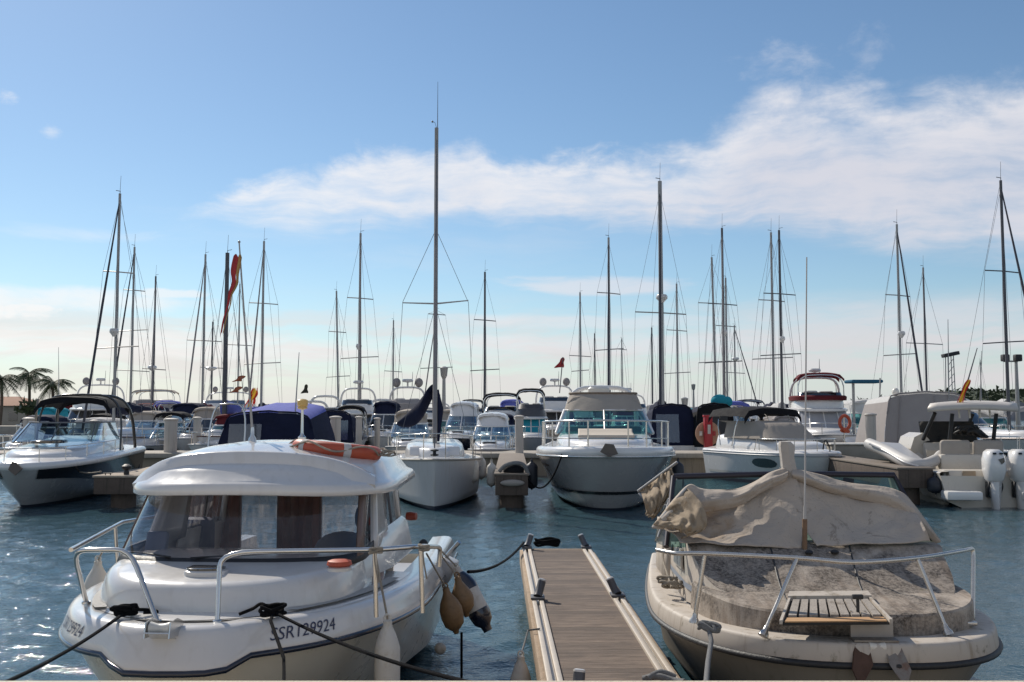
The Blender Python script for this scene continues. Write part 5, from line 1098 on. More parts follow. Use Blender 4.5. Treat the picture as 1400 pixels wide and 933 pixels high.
outboard(1362, 'white outboard motor with black vents, the left one on the centre console boat'); outboard(1397, 'white outboard motor cut by the right edge of the picture')
q = P(1279, 672, 25.4); fender(q + V(0, 0, .45), .5, .2, fendd, label='round black fender between the dark pier and the outboard boat')
flag('ensign', 'furled red and yellow ensign slanting on its staff above the outboard boat', [P(1325, 520, 27.2), P(1320, 530, 27.2), P(1316, 540, 27.2), P(1312, 552, 27.2)], SPAIN, (.05, .085))
# ---- dinghy bow tilted on the pier, console pod behind it
o = thing('tender', 'white inflatable tender lying tilted on the dark timber pier', 'dinghy', P(1235, 632, 26.5), 0); I_ = inv(o)
mb = MB(); mb.tube(arc([I_ @ P(*q) for q in ((1188, 607, 28.5), (1212, 617, 27.6), (1236, 630, 26.6), (1256, 636, 26.2), (1276, 631, 26.6), (1286, 622, 27.2))], 6), [.165] * 20 + [.15] * 6 + [.13] * 5, 12); mb.build('inflated_tube', mat('dull_hypalon', (.50, .48, .46), .55, 0, .1, 6), o, 60)
mb = MB(); mb.tube(arc([I_ @ P(*q) for q in ((1189, 607, 28.1), (1212, 618, 27.25), (1236, 632, 26.3), (1256, 638, 25.95))], 6), .03, 6); mb.build('rubbing_strake', greyg, o, 60)
mb = MB(); mb.prism([I_ @ P(*q) for q in ((1196, 604, 29.2), (1230, 606, 28.8), (1262, 628, 27.3), (1240, 632, 27.0), (1215, 622, 27.6))], (0, .3, -.1)); mb.build('floor', greyg, o)
o = thing('console_pod', 'white angular console pod standing behind the tilted tender', 'console', P(1262, 625, 28.6), 0); I_ = inv(o)
mb = MB(); mb.prism([I_ @ P(*q) for q in ((1245, 614, 28.4), (1250, 598, 28.4), (1262, 592, 28.4), (1280, 612, 28.4), (1281, 628, 28.4), (1250, 630, 28.4))], (0, 1.0, 0)); mb.build('pod_body', fw, o, 20)
mb = MB(); mb.prism([I_ @ P(*q) for q in ((1250, 622, 28.35), (1256, 619, 28.35), (1268, 627, 28.35), (1256, 628, 28.35))], (0, .04, 0)); mb.build('pod_recess', whitec, o, 20)
mb = MB(); mb.grid([[I_ @ P(1262, 592, 28.6), I_ @ P(1278, 610, 28.6)], [I_ @ P(1267, 574, 28.9), I_ @ P(1277, 606, 28.9)]]); mb.build('pod_screen', winc, o)
o = thing('rib_boat', 'grey inflatable boat floating low under the dark timber pier', 'dinghy', P(1268, 682, 27.0), 0); I_ = inv(o)
mb = MB(); mb.tube(arc([I_ @ P(*q) for q in ((1240, 664, 29.0), (1256, 670, 28), (1275, 682, 27.0), (1294, 690, 25.9))], 6), [.28] * 12 + [.25, .22, .2, .17, .13, .1, .06], 12); mb.build('inflated_tube', mat('grey_hypalon', (.38, .35, .30), .6), o, 60)
for x0, dd in ((1190, 30.5), (1204, 30)):
    q = P(x0 + 20, 617, dd)
o = thing('fish_box_stack', 'pale box with two round lids on the jetty left of the tilted tender', 'box', (P(1178, 618, 34.5).x, 34.5, JZ - .1), 0)
mb = MB(); mb.box((0, 0, .25), (2.3, .8, .5), bev=.04); mb.build('box_body', mat('dull_box', (.30, .28, .24), .7, 0, .2, 4), o)
mb = MB(); mb.box((0, 0, .53), (2.4, .9, .06), bev=.02); mb.build('box_lid', cream, o)
# ================================================================== BEHIND THE JETTY
boatn = [0]
def jit(m, k): return m
hullw = [mat('far_hull_white', (.62, .60, .58), .35, 0, .06, 2, streak=((.4, .36, .3), .3)), mat('far_hull_cream', (.55, .50, .43), .35, 0, .06, 2), mat('far_hull_grey', (.34, .34, .36), .35, 0, .06, 2), navyg, blackg]
def yacht(px, ytop, d, wpx, head, label, style='fly', hull=0, can=None, band=winb, arch=True, domes=True, fly=None, bim=None, glassm=None, name=None, stripe=None, dz=0.):
    x = P(px, 562, d).x; B = wpx * d / 1361; zt = P(px, ytop, d).z; L = max(2.7 * B, 6.)
    o = thing(name or {'fly': 'flybridge_yacht', 'express': 'express_cruiser', 'canopy': 'canopy_boat'}[style], label, {'fly': 'yacht'}.get(style, 'boat'), (x, d, 0), head, 'motor boats moored behind the jetty')
    if abs(head) > 90: o.location = (x + L * math.sin(R(head)) * -1, d - L * math.cos(R(head)), 0)
    k = zt / (5.0 if style == 'fly' else 3.2); z = lambda v: v * k
    s0 = 1.5 if style == 'fly' else 1.25
    h = Hull(L, B, z(s0), z(s0 * .85), draft=.4, ym=.45, n=2, m=2.3, rake=.12 * L, cb=.42, cs=.92, vc=.38, q=.9); bw = B / 2
    mb = MB(); h.body(mb, .12); mb.build('hull', [hullw[hull], antif], o, 30)
    rub(h, 'rub_rail', greyg, o, .03); mb = MB(); h.deck(mb, .03, .01, .08); mb.build('deck', white, o, 50)
    if stripe: 
        for s in (-1, 1): mb = MB(); h.patch(mb, .05, .97, z(s0 * .5), z(s0 * .62), s, .02, 14, 1); mb.build('hull_stripe', stripe, o)
    for s in (-1, 1): mb = MB(); h.patch(mb, .24, .42, z(s0 * .55), z(s0 * .74), s, .02, 8, 2, True); mb.build('hull_window', winb, o)
    rail(h, o, 0., .45, .55, .08, (.03, .15, .3, .44), .018, 10)
    if style == 'fly':
        mb = MB(); stack(mb, outline(bw * .86, L * .10, L * .8, 2.2, .55, .97), [(0, z(1.3)), (0, z(1.55)), (.1, lambda x_, y: z(1.65) + .05 * y), (.3, lambda x_, y: z(1.7) + .05 * y)]); mb.build('coachroof', whitec, o, 60)
        y0 = L * .30; wl = wrap(bw * .84, y0, L * .8, z(1.75), 2.5); wh = wrap(bw * .76, y0 + L * .1, L * .8, z(2.75), 2.5)
        mb = MB(); mb.grid([[wl[i].lerp(wh[i], f) for i in range(53)] for f in (0, .3, .6, 1)]); mb.build('cabin_windows', band, o, 60)
        for i in (12, 20, 26, 32, 40): mb = MB(); mb.tube([wl[i] + V(0, -.02, 0), wh[i] + V(0, -.02, 0)], .035, 5); mb.build('window_post', whitec, o, 60)
        mb = MB(); stack(mb, outline(bw * .92, y0 + L * .04, L * .95, 2.5, .5, .97), [(.1, z(2.72)), (0, z(2.78)), (0, z(2.88)), (.1, z(2.95))]); mb.build('flybridge_deck', whitec, o, 40)
        fm = fly or whitec; f0 = outline(bw * .80, y0 + L * .08, L * .8, 2.4, .5, .97)
        mb = MB(); rings = [(0, z(2.9)), (.02, z(3.25)), (.10, z(3.55)), (.16, z(3.56)), (.2, z(3.0))]; stack(mb, f0, rings); mb.build('flybridge_coaming', fm, o, 40)
        mb = MB(); wl = wrap(bw * .7, y0 + L * .11, L * .6, z(3.5), 2.5); wh = wrap(bw * .66, y0 + L * .15, L * .6, z(3.85), 2.5); mb.grid([[a.lerp(b, f) for a, b in zip(wl[8:45], wh[8:45])] for f in (0, .5, 1)]); mb.build('flybridge_screen', fly or winb, o, 60)
        for yy in (.5, .62): mb = MB(); mb.box((-.3 * bw if yy < .6 else .3 * bw, L * yy, z(3.6)), (bw * .45, .35, z(.7)), bev=.08); mb.build('flybridge_seat', cream, o)
        if arch:
            mb = MB(); ya = L * .72; mb.tube(bent((-bw * .8, ya, z(3.0)), (bw * .8, ya, z(3.0)), z(1.75), -.5, 16), .06, 8); mb.build('radar_arch', whitec, o, 60)
            mb = MB(); mb.lathe([(.05, 0), (.05, .3), (.3, .34), (.32, .42), (.28, .5), (.02, .52)], c=(0, ya - .4, z(4.72)), n=14); mb.build('radar_scanner', white, o)
            MB().tube([V(.25, ya - .3, z(4.7)), V(.28, ya - .2, z(5.9))], [.025, .01], 5).build('whip_aerial', wire, o)
            if domes:
                for s in (-1, 1): mb = MB(); mb.ball((s * bw * .5, ya - .3, z(4.72) + .3), .24, (1, 1, 1.15)); mb.build('satellite_dome', greyc if s < 0 else MATS['grey_canvas'], o)
        if bim:
            mb = MB(); canopy(mb, bw * .74, y0 + L * .16, L * .62, z(4.85), .14, .15, wave=.03, seed=px); mb.build('bimini', bim, o, 60)
            for yy in (.34, .58): MB().tube(bent((-bw * .72, y0 + L * (yy - .18), z(3.5)), (bw * .72, y0 + L * (yy - .18), z(3.5)), z(1.36), 0, 12), .03, 6).build('bimini_frame', steel, o, 60)
    else:
        y0 = L * (.36 if style == 'express' else .42)
        mb = MB(); stack(mb, outline(bw * .8, L * .1, L * .8, 2.2, .5, .96), [(0, z(1.1)), (0, z(1.35)), (.07, lambda x_, y: z(1.42) + .05 * y), (.25, lambda x_, y: z(1.46) + .05 * y), (.5, lambda x_, y: z(1.48) + .05 * y)]); mb.build('coachroof', whitec, o, 60)
        mb = MB(); mb.box((0, L * .2, z(1.5) + .05 * L * .2), (.55, .55, .05), bev=.02); mb.build('deck_hatch', winb, o)
        wl = wrap(bw * .84, y0, L * .8, z(1.68), 2.6); wh = wrap(bw * .72, y0 + L * .11, L * .8, z(2.4), 2.6)
        mb = MB(); mb.grid([[wl[i].lerp(wh[i], f) for i in range(53)] for f in (0, .3, .6, 1)]); mb.build('windscreen', glassm or (MATS['sea_green_glass'], MATS['blue_glass'], winb)[int(px) % 3], o, 60)
        mb = MB(); mb.tube([wh[i] for i in range(53)], .04, 6); mb.build('windscreen_frame', whitec, o, 60)
        for i in (10, 26, 42): MB().tube([wl[i], wh[i]], .03, 6).build('windscreen_pillar', whitec, o, 60)
        mb = MB(); mb.box((0, L * .66, z(1.55)), (B * .7, L * .26, z(.5)), bev=.1); mb.build('cockpit_seat', cream, o)
        if can:
            mb = MB(); t0 = wh; t1 = wrap(bw * .66, y0 + L * .16, L * .82, z(3.02), 2.6); mb.grid([[a.lerp(b, f) + V(0, .04 * noise.noise(Vector((j * .4, f * 3, px))), 0) for j, (a, b) in enumerate(zip(t0, t1))] for f in (0, .33, .66, 1)]); mb.build('canvas_front', can, o, 60)
            mb = MB(); canopy(mb, bw * .68, y0 + L * .15, L * .84, z(3.02), z(.18), .1, wave=.04, seed=px); mb.build('canvas_top', can, o, 60)
        elif bim:
            mb = MB(); canopy(mb, bw * .8, y0 + L * .1, L * .72, z(2.95), z(.2), .16, wave=.03, seed=px); mb.build('bimini', bim, o, 60)
            for yy in (.5, .68): MB().tube(bent((-bw * .8, L * yy, z(1.3)), (bw * .8, L * yy, z(1.3)), z(1.62), 0, 12), .03, 6).build('bimini_frame', steel, o, 60)
        elif arch:
            MB().tube(bent((-bw * .85, L * .7, z(1.2)), (bw * .85, L * .7, z(1.2)), z(1.9), -.5, 14), .08, 8).build('targa_arch', whitec, o, 60)
    return o
def tent(px, ytop, d, wpx, label, top, side, ln=4., zb=.95, slope=.16, win=vinyl, hull=0, name='canopy_boat', door=True, rise=-.12):
    """boat seen from astern under a full cockpit canopy"""
    x = P(px, 562, d).x; B = wpx * d / 1361; zt = P(px, ytop, d).z; bw = B / 2; o = thing(name, label, 'boat', (x, d, 0), 0)
    L = ln + 4; h = Hull(L, B, 1.25, zb, draft=.4, ym=.5, rake=.8, cb=.45, cs=.92, vc=.4, taper=.96)
    mb = MB(); h.body(mb, .1)
    for v in mb.b.verts: v.co.y = L - v.co.y
    mb.build('hull', [hullw[hull], antif], o, 30)
    mb = MB(); mb.box((0, -.25, .3), (B * .8, .6, .12), bev=.03); mb.build('swim_platform', white, o)
    mb = MB(); mb.box((0, L * .55, zb - .02), (B * .88, L * .75, .05)); mb.build('deck', white, o)
    def sec(y, f, n=9):      # canopy section, right foot over the top to left foot
        w0 = bw * .98; w1 = bw * lerp(.78, .70, f); zc = zt + rise * f; r = []
        for s, a in [(-1, 0), (-1, .33), (-1, .66), (-1, .9)]: r.append(V(s * lerp(w0, w1, a ** 1.3), y, lerp(zb, zc - .16, a)))
        for i in range(n): k = i / (n - 1) * 2 - 1; r.append(V(k * w1 * .96, y, zc - .16 * abs(k) ** 3 + .02 * math.sin(i * 2 + y)))
        for s, a in [(1, .9), (1, .66), (1, .33), (1, 0)]: r.append(V(s * lerp(w0, w1, a ** 1.3), y, lerp(zb, zc - .16, a)))
        return r
    rr = [sec(lerp(.3 + .0, ln, f), f) for f in (0, .25, .5, .75, 1)]
    off = slope * (zt - zb) / 1.
    fr_ = [V(p.x, p.y + (p.z - zb) * slope, p.z) for p in rr[0]]; rr[0] = fr_
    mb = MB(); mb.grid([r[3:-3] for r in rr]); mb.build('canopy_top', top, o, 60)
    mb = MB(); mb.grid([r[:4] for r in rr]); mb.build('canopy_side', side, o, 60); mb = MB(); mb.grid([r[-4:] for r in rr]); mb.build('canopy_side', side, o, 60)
    bot = [V(p.x, .28, zb) for p in fr_]; mb = MB(); mb.grid([[b.lerp(p, f) + V(0, .02 * math.sin(j * 1.7 + f * 4), 0) for j, (b, p) in enumerate(zip(bot, fr_))] for f in (0, .3, .6, .97)]); mb.build('canopy_curtain', side, o, 60)
    if door:
        for a, b in door if isinstance(door, list) else [(-.45, .35)]:
            za, zb_ = zb + .12, zt - .42; ya = lambda z_: .3 + (z_ - zb) * slope - .06
            mb = MB(); mb.grid([[V(bw * lerp(a, b, i / 4), ya(z_), z_) for i in range(5)] for z_ in (za, (za + zb_) / 2, zb_)]); mb.build('vinyl_window', win, o)
    MB().tube([p + V(0, -.02, .01) for p in fr_[2:-2]], .03, 6).build('canopy_hoop', side, o, 60)
    return o
# ---- the row moored against the jetty's far side, and the purple canopy boat on the near side
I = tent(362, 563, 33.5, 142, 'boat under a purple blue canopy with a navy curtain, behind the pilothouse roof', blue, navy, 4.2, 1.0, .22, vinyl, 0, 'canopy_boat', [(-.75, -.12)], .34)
MB().tube(bent((-1.75, -.5, .9), (-.55, -.5, .9), 1.75, .4, 12), .03, 8).build('stern_hoop', steel, I, 60)
tent(922, 553, 42, 66, 'sailing boat cockpit under a dark blue canopy with a clear panel, beside the red post', navy, navy, 3.0, .95, .2, vinyl, 0, 'canopy_boat', [(-.7, .25)])
tent(980, 552, 41.5, 58, 'white framed boat with an open black canopy behind the red hose post', navy, black, 3.0, .9, .1, dark, 0, 'canopy_boat', [(-.6, .6)])
tent(452, 562, 44, 64, 'navy canvas cabin boat with clear side panels beside the capped round pile', navy, navy, 3., 1.0, .1, vinyl, 0, 'canopy_boat', [(-.3, .15), (.3, .7)])
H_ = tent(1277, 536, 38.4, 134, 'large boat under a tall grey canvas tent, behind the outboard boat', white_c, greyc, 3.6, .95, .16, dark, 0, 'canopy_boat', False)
for dx in (-.62, .1): MB().tube([V(dx * 2.1, .3, 1.1), V(dx * 2.1 + (.25 if dx < 0 else .05), .55, 3.0)], .02, 5).build('canvas_seam', MATS['grey_canvas'], H_)
mb = MB(); mb.ball((-1.0, 1.2, 3.15), .14, (1, 1, 1.2)); mb.build('deck_lamp', cream, H_)
MB().tube([V(-1.15, 2.5, 3.0), V(-1.12, 2.5, 3.75)], .03, 6).build('lamp_post', alu, H_)
J = yacht(1142, 505, 46, 92, 8, 'flybridge yacht with maroon bimini and maroon coaming cover', 'fly', 0, None, MATS['far_hull_grey'], True, False, None, maroon)
zc = P(1142, 541, 46).z; mb = MB(); stack(mb, outline(1.32, 3.05, 6.2, 2.4, .5, .97), [(0, zc - .18), (-.02, zc), (.06, zc + .06), (.2, zc + .05)]); mb.build('coaming_cover', maroon, J, 50)
tb = P(1172, 522, 48); o = thing('blue_awning', 'flat teal blue awning on a post behind the maroon flybridge yacht', 'awning', (tb.x, 48, .9)); mb = MB(); mb.box((.3, 0, tb.z - .9), (1.5, 1.2, .16), bev=.07, seg=3); mb.build('awning_top', cloth('teal_canvas', (.03, .12, .2)), o); MB().tube([V(-.2, 0, 0), V(-.2, 0, tb.z - .95)], .07, 8).build('awning_post', alu, o)
yacht(1375, 562, 35.5, 150, -6, 'cruiser with a black hull and clear windscreen behind the outboard boat', 'express', 4, None, arch=False, glassm=MATS['blue_glass'])
yacht(1352, 540, 47, 110, 4, 'white hardtop cruiser behind the black hulled one at far right', 'express', 0, whitec)
yacht(667, 564, 38.6, 66, 2, 'grey hulled boat with green windscreen between the sailing boat and white pile', 'express', 2, whitec)
yacht(676, 536, 53, 72, 5, 'flybridge yacht with a short black bimini, behind the grey hulled boat', 'fly', 0, bim=black, arch=False)
yacht(727, 530, 50, 56, 0, 'flybridge boat with black bimini and dark grey coaming, left of the green windscreen cruiser', 'fly', 2, None, MATS['turquoise_canvas'], False, False, mat('dark_grey_gelcoat', (.06, .06, .07), .4), black)
yacht(764, 520, 60, 70, 0, 'yacht with a wide radar arch and two grey domes, half behind the green windscreen cruiser', 'fly', 1)
yacht(556, 560, 40.4, 68, -3, 'white cruiser with a cream canvas top, left of the navy sail cover', 'express', 0, beige, glassm=MATS['blue_glass'])
yacht(553, 522, 53, 66, -4, 'flybridge yacht with grey canvas screen and a low arch with two domes', 'fly', 0, fly=greyc)
yacht(484, 524, 56, 64, -6, 'beige flybridge yacht with a dark window band, above the slim capped piles', 'fly', 1, domes=False)
yacht(440, 538, 60, 56, -8, 'small white cruiser with a bare arch right of the purple canopy', 'express', 0)
yacht(112, 518, 63, 84, -14, 'big white flybridge yacht with radar arch and domes beside the palms', 'fly', 0)
yacht(190, 530, 84, 84, -10, 'distant white flybridge yacht between the two leftmost mast groups', 'fly', 0, fly=greyc, arch=False, bim=beige)
yacht(284, 530, 80, 92, -6, 'distant white flybridge yacht left of the purple canopy boat', 'fly', 0)
yacht(125, 574, 46, 90, 6, 'white cruiser seen under the black bimini of the sports cruiser', 'express', 0, None, arch=False, glassm=MATS['blue_glass'])
yacht(14, 568, 41, 70, -6, 'blue striped boat with navy canvas cut by the left edge', 'express', 0, navy, stripe=mat('bright_blue', (.02, .09, .26), .4))
yacht(80, 572, 47, 78, 0, 'low boat under white canvas between the two left piles', 'express', 0, white_c)
yacht(270, 566, 45, 66, 10, 'white boat with a dark red canvas, behind the stern hoops of the purple canopy boat', 'express', 0, maroon)
yacht(205, 562, 50, 54, 0, 'small cream boat with black bimini right of the tall double masts', 'express', 1, bim=black)
yacht(622, 548, 47, 56, 4, 'dark hulled boat with a white roof just right of the navy sail cover', 'express', 3, whitec)
yacht(515, 547, 49, 50, 0, 'navy topped cruiser behind the slim piles left of the cream canvas cruiser', 'express', 0, navy)
yacht(1030, 546, 45, 60, -4, 'white boat with blue bimini left of the beige windscreen cover', 'express', 0, bim=blue)
yacht(1080, 560, 49, 60, 3, 'cream boat with a bare arch behind the black bimini', 'express', 1)
yacht(872, 534, 66, 66, 0, 'white flybridge yacht mostly hidden behind the beige canvas top', 'fly', 0, domes=False)
yacht(1215, 545, 50, 70, 4, 'white cruiser with white canvas left of the big grey tent', 'express', 0, white_c)
yacht(1300, 552, 70, 70, 0, 'far white cruiser below the lattice floodlight tower', 'express', 0)
yacht(40, 560, 70, 70, 0, 'far white cruiser below the left palms', 'express', 0, navy)
yacht(330, 556, 58, 60, 0, 'white cruiser with blue canvas behind the purple canopy boat', 'express', 0, blue)
yacht(590, 548, 75, 50, 0, 'far white flybridge boat behind the tall bow-on mast', 'fly', 0, domes=False)
yacht(945, 556, 60, 50, 0, 'far white boat with turquoise bimini left of the red post', 'express', 0, bim=tealc)
for a in [(160, 562, 56, 60, 4, 'white cruiser with beige canvas behind the stern of the sports cruiser', 'express', 0, beige), (232, 550, 58, 60, -4, 'far cruiser with navy canvas left of the broad pile', 'express', 1, navy), (305, 560, 52, 50, 0, 'cruiser with grey canvas just left of the purple canopy', 'express', 0, greyc),
          (410, 546, 60, 54, 0, 'far cream cruiser at the right shoulder of the purple canopy', 'express', 1, None), (632, 552, 62, 46, 0, 'far white cruiser with beige canvas right of the drum lamp post', 'express', 0, beige), (700, 545, 60, 50, 0, 'far white cruiser with blue canvas behind the tall white pile', 'express', 0, blue),
          (905, 552, 72, 44, 0, 'far white cruiser with white canvas right of the beige canvas top', 'express', 0, white_c), (1100, 552, 62, 56, 0, 'white cruiser with navy canvas left of the maroon flybridge yacht', 'express', 0, navy), (1188, 556, 58, 50, 0, 'white cruiser with a bare arch right of the maroon flybridge yacht', 'express', 0, None), (60, 552, 80, 54, 0, 'far white cruiser with maroon canvas under the shorter palm', 'express', 0, maroon), (1395, 556, 56, 60, 0, 'white cruiser with beige canvas under the twin floodlight pole', 'express', 0, beige)]: yacht(*a)
for a, k in [((215, 548, 66, 50, -8, 'grey hulled flybridge boat with blue bimini right of the tall double masts', 'fly', 2), dict(bim=blue, arch=False)), ((172, 552, 74, 46, 5, 'cream flybridge boat with maroon bimini between the leftmost mast groups', 'fly', 1), dict(bim=maroon, arch=False)),
           ((255, 553, 62, 44, 0, 'navy hulled flybridge boat by the broad pale pile', 'fly', 3), dict(arch=False)), ((520, 545, 72, 44, -5, 'cream flybridge boat with white bimini above the slim piles', 'fly', 1), dict(bim=white_c, arch=False)), ((640, 546, 80, 44, 3, 'far flybridge boat with black bimini right of the drum lamp post', 'fly', 0), dict(bim=black, arch=False)),
           ((800, 545, 78, 40, 0, 'far flybridge boat with blue bimini left of the beige canvas cruiser', 'fly', 2), dict(bim=blue, arch=False)), ((908, 548, 82, 40, 0, 'far cream flybridge boat just right of the thick mast', 'fly', 1), dict(arch=False)), ((1050, 546, 72, 50, -6, 'white flybridge boat with navy bimini under the close pair of masts', 'fly', 0), dict(bim=navy, arch=False)),
           ((1205, 548, 74, 46, 5, 'far flybridge boat with beige bimini left of the big grey tent', 'fly', 0), dict(bim=beige, arch=False)), ((1335, 548, 72, 50, -5, 'grey flybridge boat below the wooded hill', 'fly', 2), dict(arch=False)), ((28, 556, 58, 44, 0, 'white cruiser with turquoise canvas at far left', 'express', 0, tealc), {})]: yacht(*a, **k)
for a, k in [((98, 566, 52, 56, 3, 'white cruiser with black canvas just right of the left piles', 'express', 0, black), {}), ((248, 556, 50, 54, 4, 'white cruiser with cream canvas above the broad pale pile', 'express', 0, beige), {}), ((300, 548, 66, 50, 0, 'far flybridge boat with grey screen above the stern hoops', 'fly', 1), dict(fly=greyc, arch=False)),
           ((470, 552, 48, 50, -3, 'white cruiser with black bimini between the two capped piles', 'express', 0), dict(bim=black)), ((606, 560, 52, 46, 0, 'navy hulled cruiser with beige canvas directly behind the navy sail cover', 'express', 3, beige), {}), ((688, 566, 44, 44, 0, 'cream boat with navy canvas hugging the tall white pile', 'express', 1, navy), {}),
           ((1012, 562, 50, 46, 3, 'cream cruiser with white canvas above the red post', 'express', 1, white_c), {}), ((1100, 566, 43, 50, 0, 'white cruiser with grey canvas behind the beige windscreen cover', 'express', 0, greyc), {}), ((1318, 556, 52, 54, 0, 'navy hulled cruiser with white canvas between the tent and the T-top', 'express', 3, white_c), {}), ((865, 552, 54, 44, 0, 'grey cruiser with maroon canvas right behind the beige canvas top', 'express', 2, maroon), {})]: yacht(*a, **k)
# tenders and bits on those boats
o = thing('covered_outboard', 'turquoise covered outboard on the stern behind the red hose post', 'outboard motor', P(984, 556, 43)); mb = MB(); mb.ball((0, 0, .22), .34, (1.15, .9, .9)); mb.ball((.32, 0, .2), .24, (1, .9, 1)); mb.build('cover', tealc, o, 60, merge=False); MB().tube([V(0, 0, -.9), V(0, 0, 0)], .1, 8).build('shaft', dark, o)
# ---- red hose post with the reel
p = P(969, 620, 37.2); o = thing('hose_post', 'red hose post with a round beige hose reel standing on the jetty', 'hose post', (p.x, 37.3, JZ))
hz_ = P(969, 568, 37.3).z - JZ; mb = MB(); mb.box((0, -.02, hz_ / 2), (.30, .22, hz_), bev=.015); mb.box((0, -.02, hz_ - .03), (.35, .26, .07), bev=.01); mb.build('post', red, o, merge=False)
mb = MB(); mb.lathe([(.02, 0), (.44, 0), (.46, .03), (.46, .07), (.42, .09), (.30, .08), (.05, .1)], c=(.02, .2, .72), n=28, axis=(0, -1, 0)); mb.build('hose_reel', mat('faded_reel', (.46, .26, .17), .7, 0, .15, 6, stain=((.3, .14, .09), 5, .45, .7, .6)), o, 40)
mb = MB(); mb.box((.02, -.14, .88), (.11, .01, .34)); mb.build('label_plate', mat('plate_grey', (.5, .46, .42), .6), o)
for s in (-1, 1): mb = MB(); mb.box((s * .25, .08, .72), (.11, .012, .17)); mb.build('reel_window', cream if s < 0 else red, o)
p = P(1155, 578, 39); o = thing('lifebuoy_holder', 'orange ring on a rail behind the big grey canvas boat, left of it', 'lifebuoy', p); mb = MB(); mb.tube([V(.2 * math.cos(a), 0, .27 * math.sin(a)) for a in [k * math.pi / 12 for k in range(24)]], .065, 8, True); mb.build('ring', orange, o, 60); mb = MB(); knot(mb, (0, 0, -.35), .15, .04, 3, 31); mb.build('coiled_line', orange, o, 60)
MB().tube([V(0, .1, -1.3), V(0, .1, .3)], .025, 6).build('holder_post', steel, o)
